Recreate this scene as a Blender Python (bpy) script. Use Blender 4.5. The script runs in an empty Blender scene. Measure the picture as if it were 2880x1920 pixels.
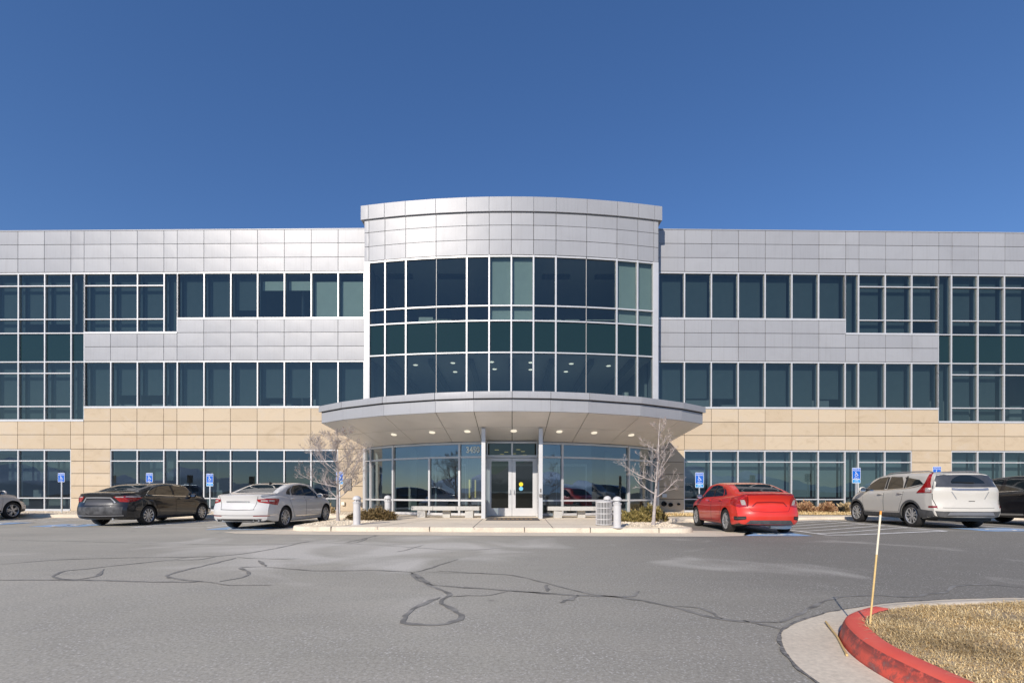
import bpy, bmesh, math, random
import numpy as np
from mathutils import Vector, Matrix
from mathutils.bvhtree import BVHTree
R = math.radians
random.seed(7); RNG = np.random.default_rng(7)
scene = bpy.context.scene
C = scene.collection
FPX, YH, EYE = 1095.0, 1132.0, 1.12      # focal length and horizon of the lens, eye height

# ------------------------------------------------------------------ mesh helper
class MB:
    def __init__(s): s.v, s.f, s.uv, s.mi = [], [], {}, []
    def quad(s, pts, uv=None, mi=0):
        n = len(s.v); s.v += [tuple(p) for p in pts]
        if uv: s.uv[len(s.f)] = uv
        s.f.append(tuple(range(n, n+len(pts)))); s.mi.append(mi)
    def hexa(s, p, mi=0, uvface=None):
        # p: 8 points, 0-3 bottom ring, 4-7 top ring
        n = len(s.v); s.v += [tuple(q) for q in p]
        for k, f in enumerate(((0,3,2,1),(4,5,6,7),(0,1,5,4),(1,2,6,5),(2,3,7,6),(3,0,4,7))):
            if uvface == k: s.uv[len(s.f)] = [(0,0),(1,0),(1,1),(0,1)]
            s.f.append(tuple(n+i for i in f)); s.mi.append(mi)
    def box(s, x0, x1, y0, y1, z0, z1, mi=0):
        s.hexa([(x0,y0,z0),(x1,y0,z0),(x1,y1,z0),(x0,y1,z0),(x0,y0,z1),(x1,y0,z1),(x1,y1,z1),(x0,y1,z1)], mi)
    def prism(s, poly, z0, z1, mi=0, zf=None):
        n = len(s.v); k = len(poly)
        s.v += [(p[0], p[1], z0(p) if callable(z0) else z0) for p in poly] + [(p[0], p[1], z1(p) if callable(z1) else z1) for p in poly]
        s.f.append(tuple(range(n+k-1, n-1, -1))); s.mi.append(mi)
        s.f.append(tuple(range(n+k, n+2*k))); s.mi.append(mi)
        for i in range(k):
            j = (i+1) % k
            s.f.append((n+i, n+j, n+k+j, n+k+i)); s.mi.append(mi)
    def tube(s, pts, rad, sides=6, cap=True, mi=0):
        pts = [Vector(p) for p in pts]
        n0 = len(s.v); m = len(pts)
        if not hasattr(rad, '__len__'): rad = [rad]*m
        t = (pts[1]-pts[0]).normalized()
        a = t.orthogonal().normalized()
        for i in range(m):
            t = (pts[min(i+1, m-1)] - pts[max(i-1, 0)])
            t = t.normalized() if t.length > 1e-9 else Vector((0,0,1))
            a = (a - t*a.dot(t))
            a = a.normalized() if a.length > 1e-6 else t.orthogonal().normalized()
            b = t.cross(a)
            for k in range(sides):
                w = 2*math.pi*k/sides
                s.v.append(tuple(pts[i] + (a*math.cos(w) + b*math.sin(w))*rad[i]))
        for i in range(m-1):
            for k in range(sides):
                k2 = (k+1) % sides
                s.f.append((n0+i*sides+k, n0+i*sides+k2, n0+(i+1)*sides+k2, n0+(i+1)*sides+k)); s.mi.append(mi)
        if cap:
            s.f.append(tuple(n0+k for k in range(sides-1, -1, -1))); s.mi.append(mi)
            s.f.append(tuple(n0+(m-1)*sides+k for k in range(sides))); s.mi.append(mi)
    def lathe(s, prof, sides=24, axis='z', c=(0,0,0), mi=0, close=False):
        # prof: (radius, height)
        n0 = len(s.v); m = len(prof)
        for r, h in prof:
            for k in range(sides):
                w = 2*math.pi*k/sides
                p = (r*math.cos(w), r*math.sin(w), h)
                if axis == 'x': p = (h, r*math.cos(w), r*math.sin(w))
                if axis == 'y': p = (r*math.cos(w), h, r*math.sin(w))
                s.v.append((p[0]+c[0], p[1]+c[1], p[2]+c[2]))
        rng = range(m) if close else range(m-1)
        for i in rng:
            i2 = (i+1) % m
            for k in range(sides):
                k2 = (k+1) % sides
                s.f.append((n0+i*sides+k, n0+i*sides+k2, n0+i2*sides+k2, n0+i2*sides+k)); s.mi.append(mi)
    def grid(s, P, mi=0):
        # P: rows of points
        n0 = len(s.v); a, b = len(P), len(P[0])
        for row in P: s.v += [tuple(p) for p in row]
        for i in range(a-1):
            for j in range(b-1):
                s.f.append((n0+i*b+j, n0+i*b+j+1, n0+(i+1)*b+j+1, n0+(i+1)*b+j)); s.mi.append(mi)
    def add(s, o, M=None):
        n = len(s.v)
        s.v += [tuple(M @ Vector(p)) if M else p for p in o.v]
        for k, f in enumerate(o.f):
            if k in o.uv: s.uv[len(s.f)] = o.uv[k]
            s.f.append(tuple(n+i for i in f)); s.mi.append(o.mi[k])

def wmat(o):
    m = Matrix.LocRotScale(o.location, o.rotation_euler, o.scale)
    return (wmat(o.parent) @ o.matrix_parent_inverse @ m) if o.parent else m

def obj(name, mb, mats, parent=None, smooth=None, bevel=0, recalc=True, world=False):
    me = bpy.data.meshes.new(name)
    me.from_pydata([tuple(map(float, p)) for p in mb.v], [], mb.f)
    if not isinstance(mats, (list, tuple)): mats = [mats]
    for m in mats: me.materials.append(m)
    if len(mats) > 1: me.polygons.foreach_set('material_index', mb.mi)
    if mb.uv:
        ul = me.uv_layers.new(name='UVMap')
        for k, u in mb.uv.items():
            for li, q in zip(me.polygons[k].loop_indices, u): ul.data[li].uv = q
    if recalc or bevel:
        bm = bmesh.new(); bm.from_mesh(me)
        if recalc: bmesh.ops.recalc_face_normals(bm, faces=bm.faces)
        if bevel:
            bmesh.ops.remove_doubles(bm, verts=bm.verts, dist=1e-5)
            es = [e for e in bm.edges if len(e.link_faces) == 2 and e.calc_face_angle(0) > 0.6]
            bmesh.ops.bevel(bm, geom=es, offset=bevel, segments=2, affect='EDGES', profile=0.6, clamp_overlap=True)
        bm.to_mesh(me); bm.free()
    if smooth is not None:
        me.polygons.foreach_set('use_smooth', [True]*len(me.polygons))
        if smooth < 179: me.set_sharp_from_angle(angle=R(smooth))
    o = bpy.data.objects.new(name, me); C.objects.link(o)
    if parent:
        o.parent = parent
        if world: o.matrix_parent_inverse = wmat(parent).inverted()
    return o

def thing(name, label, cat, loc=(0,0,0), rotz=0.0, group=None):
    o = bpy.data.objects.new(name, None); C.objects.link(o)
    o.empty_display_size = 0.3
    o.location = loc; o.rotation_euler = (0,0,rotz)
    o['label'] = label; o['category'] = cat
    if group: o['group'] = group
    return o
def tag(o, label, cat, group=None):
    o['label'] = label; o['category'] = cat
    if group: o['group'] = group
    return o
def struct(name, mb, mats, **k):
    o = obj(name, mb, mats, **k); o['kind'] = 'structure'; return o
def dup(root, loc, rotz, label):
    def cp(o, par):
        c = o.copy(); C.objects.link(c)
        if par: c.parent = par
        for ch in o.children: cp(ch, c)
        return c
    r = cp(root, None); r.location = loc; r.rotation_euler = (0,0,rotz); r['label'] = label
    return r

# ------------------------------------------------------------------ materials
def new_mat(name):
    m = bpy.data.materials.new(name); m.use_nodes = True
    nt = m.node_tree
    return m, nt, nt.nodes, nt.links, nt.nodes['Principled BSDF']
def principled(name, col, rough=0.5, metal=0.0, coat=0.0, noise=0.0, nscale=8.0, bump=0.0, bscale=40.0, emis=None, spec=None, island=0.0, coat_rough=0.03):
    m, nt, N, L, b = new_mat(name)
    b.inputs['Base Color'].default_value = (*col, 1)
    b.inputs['Roughness'].default_value = rough
    b.inputs['Metallic'].default_value = metal
    b.inputs['Coat Weight'].default_value = coat
    b.inputs['Coat Roughness'].default_value = coat_rough
    if spec is not None: b.inputs['Specular IOR Level'].default_value = spec
    if emis: b.inputs['Emission Color'].default_value = (*emis[:3], 1); b.inputs['Emission Strength'].default_value = emis[3]
    tc = N.new('ShaderNodeTexCoord')
    src = None
    if noise:
        n = N.new('ShaderNodeTexNoise'); n.inputs['Scale'].default_value = nscale; n.inputs['Detail'].default_value = 6
        L.new(tc.outputs['Object'], n.inputs['Vector'])
        mr = N.new('ShaderNodeMapRange'); mr.inputs[1].default_value = 0.3; mr.inputs[2].default_value = 0.7
        mr.inputs[3].default_value = 1-noise; mr.inputs[4].default_value = 1+noise
        L.new(n.outputs['Fac'], mr.inputs[0]); src = mr.outputs[0]
    if island:
        g = N.new('ShaderNodeNewGeometry')
        mr2 = N.new('ShaderNodeMapRange'); mr2.inputs[3].default_value = 1-island; mr2.inputs[4].default_value = 1+island
        L.new(g.outputs['Random Per Island'], mr2.inputs[0])
        if src:
            mm = N.new('ShaderNodeMath'); mm.operation = 'MULTIPLY'
            L.new(src, mm.inputs[0]); L.new(mr2.outputs[0], mm.inputs[1]); src = mm.outputs[0]
        else: src = mr2.outputs[0]
    if src:
        vm = N.new('ShaderNodeVectorMath'); vm.operation = 'SCALE'; vm.inputs[0].default_value = col
        L.new(src, vm.inputs['Scale']); L.new(vm.outputs[0], b.inputs['Base Color'])
    if bump:
        n2 = N.new('ShaderNodeTexNoise'); n2.inputs['Scale'].default_value = bscale; n2.inputs['Detail'].default_value = 5
        L.new(tc.outputs['Object'], n2.inputs['Vector'])
        bp = N.new('ShaderNodeBump'); bp.inputs['Strength'].default_value = bump; bp.inputs['Distance'].default_value = 0.02
        L.new(n2.outputs['Fac'], bp.inputs['Height']); L.new(bp.outputs[0], b.inputs['Normal'])
    return m
def ramp(N, stops):
    r = N.new('ShaderNodeValToRGB'); e = r.color_ramp.elements
    while len(e) < len(stops): e.new(0.5)
    for k, (p, c) in enumerate(stops):
        e[k].position = p; e[k].color = (*c, 1) if len(c) == 3 else c
    return r
def noise(N, L, vec, scale, detail=5, rough=0.55, dist=0):
    n = N.new('ShaderNodeTexNoise'); n.inputs['Scale'].default_value = scale; n.inputs['Detail'].default_value = detail
    n.inputs['Roughness'].default_value = rough; n.inputs['Distortion'].default_value = dist
    L.new(vec, n.inputs['Vector']); return n
def mixc(N, L, fac, a, b, mode='MIX'):
    m = N.new('ShaderNodeMix'); m.data_type = 'RGBA'; m.blend_type = mode
    for sock, val in ((m.inputs[0], fac), (m.inputs[6], a), (m.inputs[7], b)):
        if hasattr(val, 'links'): L.new(val, sock)
        elif isinstance(val, (int, float)): sock.default_value = val
        else: sock.default_value = (*val, 1)
    return m.outputs[2]
def mrange(N, L, src, a, b, c, d):
    mr = N.new('ShaderNodeMapRange')
    for k, v in enumerate((a, b, c, d)): mr.inputs[k+1].default_value = v
    L.new(src, mr.inputs[0]); return mr.outputs[0]

def mat_asphalt():
    m, nt, N, L, b = new_mat('asphalt')
    tc = N.new('ShaderNodeTexCoord'); v = tc.outputs['Object']
    big = noise(N, L, v, 0.16, 4, 0.6, 0.4)
    # long tyre-polished bands running across the lot
    mp = N.new('ShaderNodeMapping'); mp.inputs['Scale'].default_value = (0.10, 0.75, 1); mp.inputs['Rotation'].default_value = (0, 0, R(-14))
    L.new(v, mp.inputs['Vector'])
    band = noise(N, L, mp.outputs[0], 1.3, 5, 0.6, 0.8)
    mid = noise(N, L, v, 1.7, 6, 0.65)
    fine = noise(N, L, v, 38, 3, 0.8)
    vor = N.new('ShaderNodeTexVoronoi'); vor.inputs['Scale'].default_value = 55; L.new(v, vor.inputs['Vector'])
    base = ramp(N, [(0.30, (0.345, 0.316, 0.257)), (0.5, (0.418, 0.384, 0.314)), (0.72, (0.50, 0.462, 0.38))])
    L.new(big.outputs['Fac'], base.inputs['Fac'])
    c = mixc(N, L, mrange(N, L, band.outputs['Fac'], 0.35, 0.7, 0.0, 0.55), base.outputs[0], (0.50, 0.45, 0.37))
    c = mixc(N, L, mrange(N, L, mid.outputs['Fac'], 0.4, 0.75, 0.0, 0.35), c, (0.285, 0.262, 0.225))
    # darker towards the right of the lot
    sx = N.new('ShaderNodeSeparateXYZ'); L.new(v, sx.inputs[0])
    ax = N.new('ShaderNodeMath'); ax.operation = 'MULTIPLY_ADD'; ax.inputs[1].default_value = 0.9
    L.new(big.outputs['Fac'], ax.inputs[0]); 
    sxs = N.new('ShaderNodeMath'); sxs.operation = 'MULTIPLY'; sxs.inputs[1].default_value = 0.12; L.new(sx.outputs['X'], sxs.inputs[0])
    L.new(sxs.outputs[0], ax.inputs[2])
    c = mixc(N, L, mrange(N, L, ax.outputs[0], 0.35, 1.0, 0.0, 0.8), c, (0.172, 0.158, 0.135))
    # pale random mottling, part dust, part glass-reflected sunlight painted into the colour
    dust_or_glare = noise(N, L, v, 0.42, 3, 0.5, 1.0)
    # sun patches thrown by the facade glass, painted pale before the entrance
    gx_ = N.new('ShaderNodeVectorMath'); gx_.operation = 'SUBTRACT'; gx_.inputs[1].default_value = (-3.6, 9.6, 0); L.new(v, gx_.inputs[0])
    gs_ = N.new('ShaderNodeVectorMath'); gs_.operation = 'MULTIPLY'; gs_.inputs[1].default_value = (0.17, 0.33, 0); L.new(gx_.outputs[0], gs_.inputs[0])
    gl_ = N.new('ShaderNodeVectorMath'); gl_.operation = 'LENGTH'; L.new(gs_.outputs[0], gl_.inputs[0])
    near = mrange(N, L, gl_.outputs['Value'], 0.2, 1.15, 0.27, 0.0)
    du = N.new('ShaderNodeMath'); du.operation = 'ADD'; L.new(dust_or_glare.outputs['Fac'], du.inputs[0]); L.new(near, du.inputs[1])
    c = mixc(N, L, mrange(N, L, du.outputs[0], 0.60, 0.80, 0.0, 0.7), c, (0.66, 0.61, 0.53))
    # oil drips and dark scuffs
    oil = noise(N, L, v, 1.1, 4, 0.6, 0.3)
    c = mixc(N, L, mrange(N, L, oil.outputs['Fac'], 0.30, 0.24, 0.0, 0.5), c, (0.13, 0.12, 0.115))
    # exposed pale aggregate, in drifts
    v2 = N.new('ShaderNodeTexVoronoi'); v2.inputs['Scale'].default_value = 34; L.new(v, v2.inputs['Vector'])
    agm = N.new('ShaderNodeMath'); agm.operation = 'MULTIPLY'
    L.new(mrange(N, L, v2.outputs['Distance'], 0.10, 0.30, 0.9, 0.0), agm.inputs[0]); L.new(mrange(N, L, mid.outputs['Fac'], 0.38, 0.62, 0.15, 1.0), agm.inputs[1])
    c = mixc(N, L, agm.outputs[0], c, (0.70, 0.66, 0.60))
    c = mixc(N, L, mrange(N, L, vor.outputs['Distance'], 0.0, 0.32, 0.55, 0.0), c, (0.62, 0.60, 0.57))
    f2 = mrange(N, L, fine.outputs['Fac'], 0.32, 0.68, 0.76, 1.24)
    vm = N.new('ShaderNodeVectorMath'); vm.operation = 'SCALE'; L.new(c, vm.inputs[0]); L.new(f2, vm.inputs['Scale'])
    L.new(vm.outputs[0], b.inputs['Base Color'])
    b.inputs['Roughness'].default_value = 0.82; b.inputs['Specular IOR Level'].default_value = 0.25
    bp = N.new('ShaderNodeBump'); bp.inputs['Strength'].default_value = 0.10; bp.inputs['Distance'].default_value = 0.006
    L.new(fine.outputs['Fac'], bp.inputs['Height']); L.new(bp.outputs[0], b.inputs['Normal'])
    return m

def mat_concrete(name, col, stain=(0.2, 0.18, 0.15), amount=0.5, scale=1.6):
    m, nt, N, L, b = new_mat(name)
    tc = N.new('ShaderNodeTexCoord'); v = tc.outputs['Object']
    a = noise(N, L, v, scale, 7, 0.65, 0.3); f = noise(N, L, v, 30, 4, 0.7)
    c = mixc(N, L, mrange(N, L, a.outputs['Fac'], 0.45, 0.8, 0, amount), col, stain)
    d = noise(N, L, v, scale*6, 5, 0.7, 0.5)
    c = mixc(N, L, mrange(N, L, d.outputs['Fac'], 0.58, 0.75, 0, amount*0.8), c, stain)
    vm = N.new('ShaderNodeVectorMath'); vm.operation = 'SCALE'; L.new(c, vm.inputs[0])
    L.new(mrange(N, L, f.outputs['Fac'], 0.3, 0.7, 0.86, 1.14), vm.inputs['Scale'])
    L.new(vm.outputs[0], b.inputs['Base Color'])
    b.inputs['Roughness'].default_value = 0.85
    bp = N.new('ShaderNodeBump'); bp.inputs['Strength'].default_value = 0.25; bp.inputs['Distance'].default_value = 0.01
    L.new(f.outputs['Fac'], bp.inputs['Height']); L.new(bp.outputs[0], b.inputs['Normal'])
    return m

def mat_metal_panel():
    m, nt, N, L, b = new_mat('silver_panel')
    tc = N.new('ShaderNodeTexCoord')
    g = N.new('ShaderNodeNewGeometry')
    col = ramp(N, [(0.0, (0.350, 0.350, 0.363)), (1.0, (0.392, 0.392, 0.404))])
    L.new(g.outputs['Random Per Island'], col.inputs['Fac'])
    st = noise(N, L, tc.outputs['Object'], 0.9, 5, 0.6, 0.6)
    c = mixc(N, L, mrange(N, L, st.outputs['Fac'], 0.5, 0.75, 0, 0.28), col.outputs[0], (0.29, 0.285, 0.29))
    # rain streaks below the joints
    mp = N.new('ShaderNodeMapping'); mp.inputs['Scale'].default_value = (14, 14, 0.5); L.new(tc.outputs['Object'], mp.inputs['Vector'])
    sk = noise(N, L, mp.outputs[0], 1.0, 4, 0.6)
    c = mixc(N, L, mrange(N, L, sk.outputs['Fac'], 0.52, 0.8, 0, 0.30), c, (0.24, 0.23, 0.225))
    L.new(c, b.inputs['Base Color'])
    b.inputs['Metallic'].default_value = 0.07
    b.inputs['Specular IOR Level'].default_value = 0.4
    L.new(mrange(N, L, g.outputs['Random Per Island'], 0, 1, 0.42, 0.47), b.inputs['Roughness'])
    # each sheet bellies a little between its fixings
    sx = N.new('ShaderNodeSeparateXYZ'); L.new(tc.outputs['UV'], sx.inputs[0])
    def par(s):
        o = N.new('ShaderNodeMath'); o.operation = 'SUBTRACT'; o.inputs[0].default_value = 1; L.new(s, o.inputs[1])
        p = N.new('ShaderNodeMath'); p.operation = 'MULTIPLY'; L.new(s, p.inputs[0]); L.new(o.outputs[0], p.inputs[1])
        return p.outputs[0]
    ml = N.new('ShaderNodeMath'); ml.operation = 'MULTIPLY'; L.new(par(sx.outputs[0]), ml.inputs[0]); L.new(par(sx.outputs[1]), ml.inputs[1])
    ad = N.new('ShaderNodeMath'); ad.operation = 'MULTIPLY_ADD'; ad.inputs[1].default_value = 0.05
    L.new(st.outputs['Fac'], ad.inputs[0]); L.new(ml.outputs[0], ad.inputs[2])
    bp = N.new('ShaderNodeBump'); bp.inputs['Strength'].default_value = 0.36; bp.inputs['Distance'].default_value = 0.24
    L.new(ad.outputs[0], bp.inputs['Height']); L.new(bp.outputs[0], b.inputs['Normal'])
    return m

def mat_stone():
    m, nt, N, L, b = new_mat('tan_stone')
    tc = N.new('ShaderNodeTexCoord'); v = tc.outputs['Object']
    g = N.new('ShaderNodeNewGeometry')
    col = ramp(N, [(0.0, (0.535, 0.422, 0.290)), (0.5, (0.565, 0.450, 0.315)), (1.0, (0.595, 0.480, 0.342))])
    L.new(g.outputs['Random Per Island'], col.inputs['Fac'])
    mp = N.new('ShaderNodeMapping'); mp.inputs['Scale'].default_value = (0.8, 0.8, 1.6); mp.inputs['Rotation'].default_value = (0, R(25), 0)
    L.new(v, mp.inputs['Vector'])
    vein = noise(N, L, mp.outputs[0], 1.1, 7, 0.62, 1.4)
    c = mixc(N, L, mrange(N, L, vein.outputs['Fac'], 0.52, 0.7, 0, 0.55), col.outputs[0], (0.56, 0.47, 0.37))
    c = mixc(N, L, mrange(N, L, vein.outputs['Fac'], 0.46, 0.3, 0, 0.4), c, (0.40, 0.30, 0.20))
    f = noise(N, L, v, 60, 3, 0.7)
    vm = N.new('ShaderNodeVectorMath'); vm.operation = 'SCALE'; L.new(c, vm.inputs[0])
    L.new(mrange(N, L, f.outputs['Fac'], 0.3, 0.7, 0.93, 1.07), vm.inputs['Scale'])
    L.new(vm.outputs[0], b.inputs['Base Color']); b.inputs['Roughness'].default_value = 0.8
    return m

def mat_glass(name, tint, refl=0.075, dirt=0.05, gcol=(0.98,0.97,0.84)):
    m, nt, N, L, b = new_mat(name)
    out = [n for n in N if n.type == 'OUTPUT_MATERIAL'][0]
    N.remove(b)
    tr = N.new('ShaderNodeBsdfTransparent'); tr.inputs[0].default_value = (*tint, 1)
    gl = N.new('ShaderNodeBsdfAnisotropic'); gl.inputs['Roughness'].default_value = 0.0; gl.inputs['Color'].default_value = (*gcol, 1)
    tc = N.new('ShaderNodeTexCoord')
    w = noise(N, L, tc.outputs['Object'], 0.55, 2, 0.4)
    bp = N.new('ShaderNodeBump'); bp.inputs['Strength'].default_value = 0.12; bp.inputs['Distance'].default_value = 0.05
    L.new(w.outputs['Fac'], bp.inputs['Height']); L.new(bp.outputs[0], gl.inputs['Normal'])
    # the same reflectance from either side of the thin pane (Schlick)
    fr = N.new('ShaderNodeLayerWeight'); fr.inputs['Blend'].default_value = 0.5
    pw = N.new('ShaderNodeMath'); pw.operation = 'POWER'; pw.inputs[1].default_value = 5; L.new(fr.outputs['Facing'], pw.inputs[0])
    ad = N.new('ShaderNodeMath'); ad.operation = 'MULTIPLY_ADD'; ad.inputs[1].default_value = 0.95-refl; ad.inputs[2].default_value = refl+0.04; ad.use_clamp = True
    L.new(pw.outputs[0], ad.inputs[0])
    mx = N.new('ShaderNodeMixShader'); L.new(ad.outputs[0], mx.inputs[0]); L.new(tr.outputs[0], mx.inputs[1]); L.new(gl.outputs[0], mx.inputs[2])
    # wash streaks and dust on the outside
    mp = N.new('ShaderNodeMapping'); mp.inputs['Scale'].default_value = (9, 9, 0.35); L.new(tc.outputs['Object'], mp.inputs['Vector'])
    sk = noise(N, L, mp.outputs[0], 1.0, 6, 0.7)
    df = N.new('ShaderNodeBsdfDiffuse'); df.inputs[0].default_value = (0.45, 0.47, 0.48, 1)
    m2 = N.new('ShaderNodeMixShader'); L.new(mrange(N, L, sk.outputs['Fac'], 0.5, 0.8, 0.002, dirt), m2.inputs[0])
    L.new(mx.outputs[0], m2.inputs[1]); L.new(df.outputs[0], m2.inputs[2])
    L.new(m2.outputs[0], out.inputs['Surface'])
    return m

M = {}
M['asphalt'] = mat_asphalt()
M['tar'] = principled('tar_seal', (0.245,0.228,0.20), 0.6, noise=0.45, nscale=5)
M['walk'] = mat_concrete('pavement_concrete', (0.84,0.72,0.555), (0.58,0.485,0.365), 0.4, 0.9)
M['kerb'] = mat_concrete('kerb_concrete', (0.72,0.615,0.475), (0.33,0.27,0.20), 0.55, 1.5)
M['gutter'] = mat_concrete('gutter_concrete', (0.72,0.615,0.47), (0.50,0.42,0.315), 0.55, 1.3)
M['bench'] = mat_concrete('bench_concrete', (0.52,0.50,0.46), (0.33,0.31,0.28), 0.4, 3)
M['panel'] = mat_metal_panel()
M['stone'] = mat_stone()
M['joint'] = principled('dark_joint', (0.05,0.045,0.04), 0.9)  # dark backing colour that shows in the joints
M['alu'] = principled('white_aluminium', (0.63,0.62,0.615), 0.42, 0.25, noise=0.04, nscale=3)
M['alu_thin'] = principled('glazing_bead', (0.45,0.43,0.41), 0.5)
M['glass'] = mat_glass('window_glass', (0.38,0.46,0.475), 0.055, 0.014)
M['glass_low'] = mat_glass('ground_floor_glass', (0.40,0.48,0.49), 0.055, 0.012, (0.70,0.84,1.0))
M['glass_dark'] = mat_glass('entrance_glass', (0.40,0.49,0.50), 0.15, 0.012, (0.74,0.86,1.0))
M['glass_door'] = mat_glass('door_glass', (0.25,0.28,0.28), 0.02, 0.01)
M['spandrel'] = principled('spandrel_glass', (0.012,0.030,0.030), 0.07, 0, coat=0.0, spec=0.45)
M['blind'] = principled('grey_blind', (0.13,0.155,0.155), 0.85, noise=0.05, nscale=3)
M['blind_mid'] = principled('pale_grey_blind', (0.27,0.33,0.34), 0.85, noise=0.05, nscale=3)
M['blind_light'] = principled('sage_blind', (0.78,0.80,0.68), 0.85, noise=0.04, nscale=2)
M['int_wall'] = principled('interior_paint', (0.30,0.31,0.30), 0.8, noise=0.1, nscale=1)
M['int_floor'] = principled('interior_carpet', (0.07,0.075,0.08), 0.9)
M['int_ceil'] = principled('ceiling_tile', (0.40,0.41,0.41), 0.9)
M['int_col'] = principled('interior_column', (0.85,0.80,0.66), 0.7)
M['lobby_white'] = principled('lobby_ceiling_white', (0.85,0.85,0.83), 0.8)
M['lobby_stone'] = principled('lobby_stone_floor', (0.45,0.43,0.40), 0.5)
M['lamp'] = principled('lamp_diffuser', (0.9,0.85,0.7), 0.5, emis=(1.0,0.90,0.72,0.75))
M['lamp_int'] = principled('ceiling_lamp', (0.9,0.85,0.7), 0.5, emis=(1.0,0.92,0.76,1.8))
M['lamp_yellow'] = principled('yellow_lamp', (0.9,0.75,0.3), 0.5, emis=(1.0,0.80,0.25,0.7))
M['soffit'] = principled('soffit_panel', (0.85,0.835,0.815), 0.40, 0.0, noise=0.05, nscale=1.2)
M['white'] = principled('white_paint', (0.78,0.78,0.77), 0.5, noise=0.06, nscale=5)
M['marking'] = principled('road_paint', (0.86,0.83,0.78), 0.75, noise=0.2, nscale=3.5)
M['blue_mark'] = principled('blue_road_paint', (0.30,0.45,0.66), 0.75, noise=0.3, nscale=3)
M['blue'] = principled('blue_sign', (0.012,0.13,0.58), 0.35, noise=0.05, nscale=4)
M['cyan'] = principled('light_blue_sign', (0.03,0.30,0.66), 0.35)
M['sign_white'] = principled('sign_white', (0.85,0.86,0.86), 0.4)
M['steel'] = principled('galvanised_post', (0.55,0.56,0.57), 0.45, 0.5, noise=0.08)
M['bollard'] = principled('bollard_paint', (0.60,0.58,0.565), 0.5, noise=0.05, nscale=6)
M['dark'] = principled('dark_void', (0.012,0.012,0.013), 0.7)
M['rubber'] = principled('rubber', (0.022,0.021,0.020), 0.8, noise=0.3, nscale=12)
M['mat'] = principled('mat_carpet', (0.12,0.105,0.09), 0.95, noise=0.2, nscale=9)
M['tan_text'] = principled('mat_print', (0.33,0.22,0.12), 0.95, noise=0.3, nscale=12)
M['number'] = principled('frosted_number', (0.80,0.88,0.84), 0.8)
M['bronze'] = principled('plaque_bronze', (0.22,0.20,0.18), 0.5, 0.2, noise=0.1)
M['yellow'] = principled('yellow_sticker', (0.85,0.68,0.02), 0.5)
M['skyblue'] = principled('blue_sticker', (0.16,0.50,0.75), 0.5)
# ------------------------------------------------------------------ the office building
CX = -0.05
class Facet:
    def __init__(s, A, B):
        s.A = Vector((A[0], A[1])); s.B = Vector((B[0], B[1])); d = s.B - s.A
        s.len = d.length; s.d = d/s.len
        n = Vector((s.d.y, -s.d.x)); s.n = n if n.y < 0 else -n
    def p(s, t, d, z):
        q = s.A + s.d*t + s.n*d
        return (q.x, q.y, z)
def fbox(mb, F, t0, t1, d0, d1, z0, z1, mi=0, uv=False):
    # d1 is the outer side
    mb.hexa([F.p(t0,d1,z0), F.p(t1,d1,z0), F.p(t1,d0,z0), F.p(t0,d0,z0), F.p(t0,d1,z1), F.p(t1,d1,z1), F.p(t1,d0,z1), F.p(t0,d0,z1)], mi, 2 if uv else None)
def clad(mb, F, ts, zs, g=0.024, d=0.0, th=0.035, jit=0.0):
    for a, b in zip(ts, ts[1:]):
        for z0, z1 in zip(zs, zs[1:]):
            z0, z1 = min(z0, z1), max(z0, z1)
            j = random.uniform(-jit, jit)
            fbox(mb, F, a+g/2, b-g/2, d-th, d+j, z0+g/2, z1-g/2, uv=True)
def pane(mb, F, t0, t1, d, z0, z1, tilt=0.0025):
    a, b, c = (random.uniform(-tilt, tilt) for _ in range(3))
    w, h = t1-t0, z1-z0
    q = [F.p(t0,d-a*w-b*h,z0), F.p(t1,d+a*w-b*h,z0), F.p(t1,d+a*w+b*h,z1), F.p(t0,d-a*w+b*h,z1)]
    if (Vector(q[1])-Vector(q[0])).cross(Vector(q[3])-Vector(q[0])).y > 0: q = q[::-1]   # outer side faces the car park
    mb.quad(q)

BLD = thing('office_building', 'three storey office building with silver panels, tan stone and a bowed glass entrance bay', 'office building', (CX, 23.0, 0))
def bpart(name, mb, mats, parent=None, **k):
    return obj(name, mb, mats, parent or BLD, world=True, **k)
def window(F, t0, t1, d, rows, blind=None, blind_mat='blind', blind_z=None, gmat='glass', name='window'):
    mb = MB()
    for z0, z1 in rows: pane(mb, F, t0, t1, d, z0, z1)
    w = bpart(name, mb, M[gmat], recalc=False)
    if blind:
        b = MB(); z0, z1 = blind_z or (rows[0][0], rows[-1][1])
        b.quad([F.p(t0+0.04,d-blind,z0), F.p(t1-0.04,d-blind,z0), F.p(t1-0.04,d-blind,z1), F.p(t0+0.04,d-blind,z1)])
        bpart('blind', b, M[blind_mat], w, recalc=False)
    return w

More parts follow.
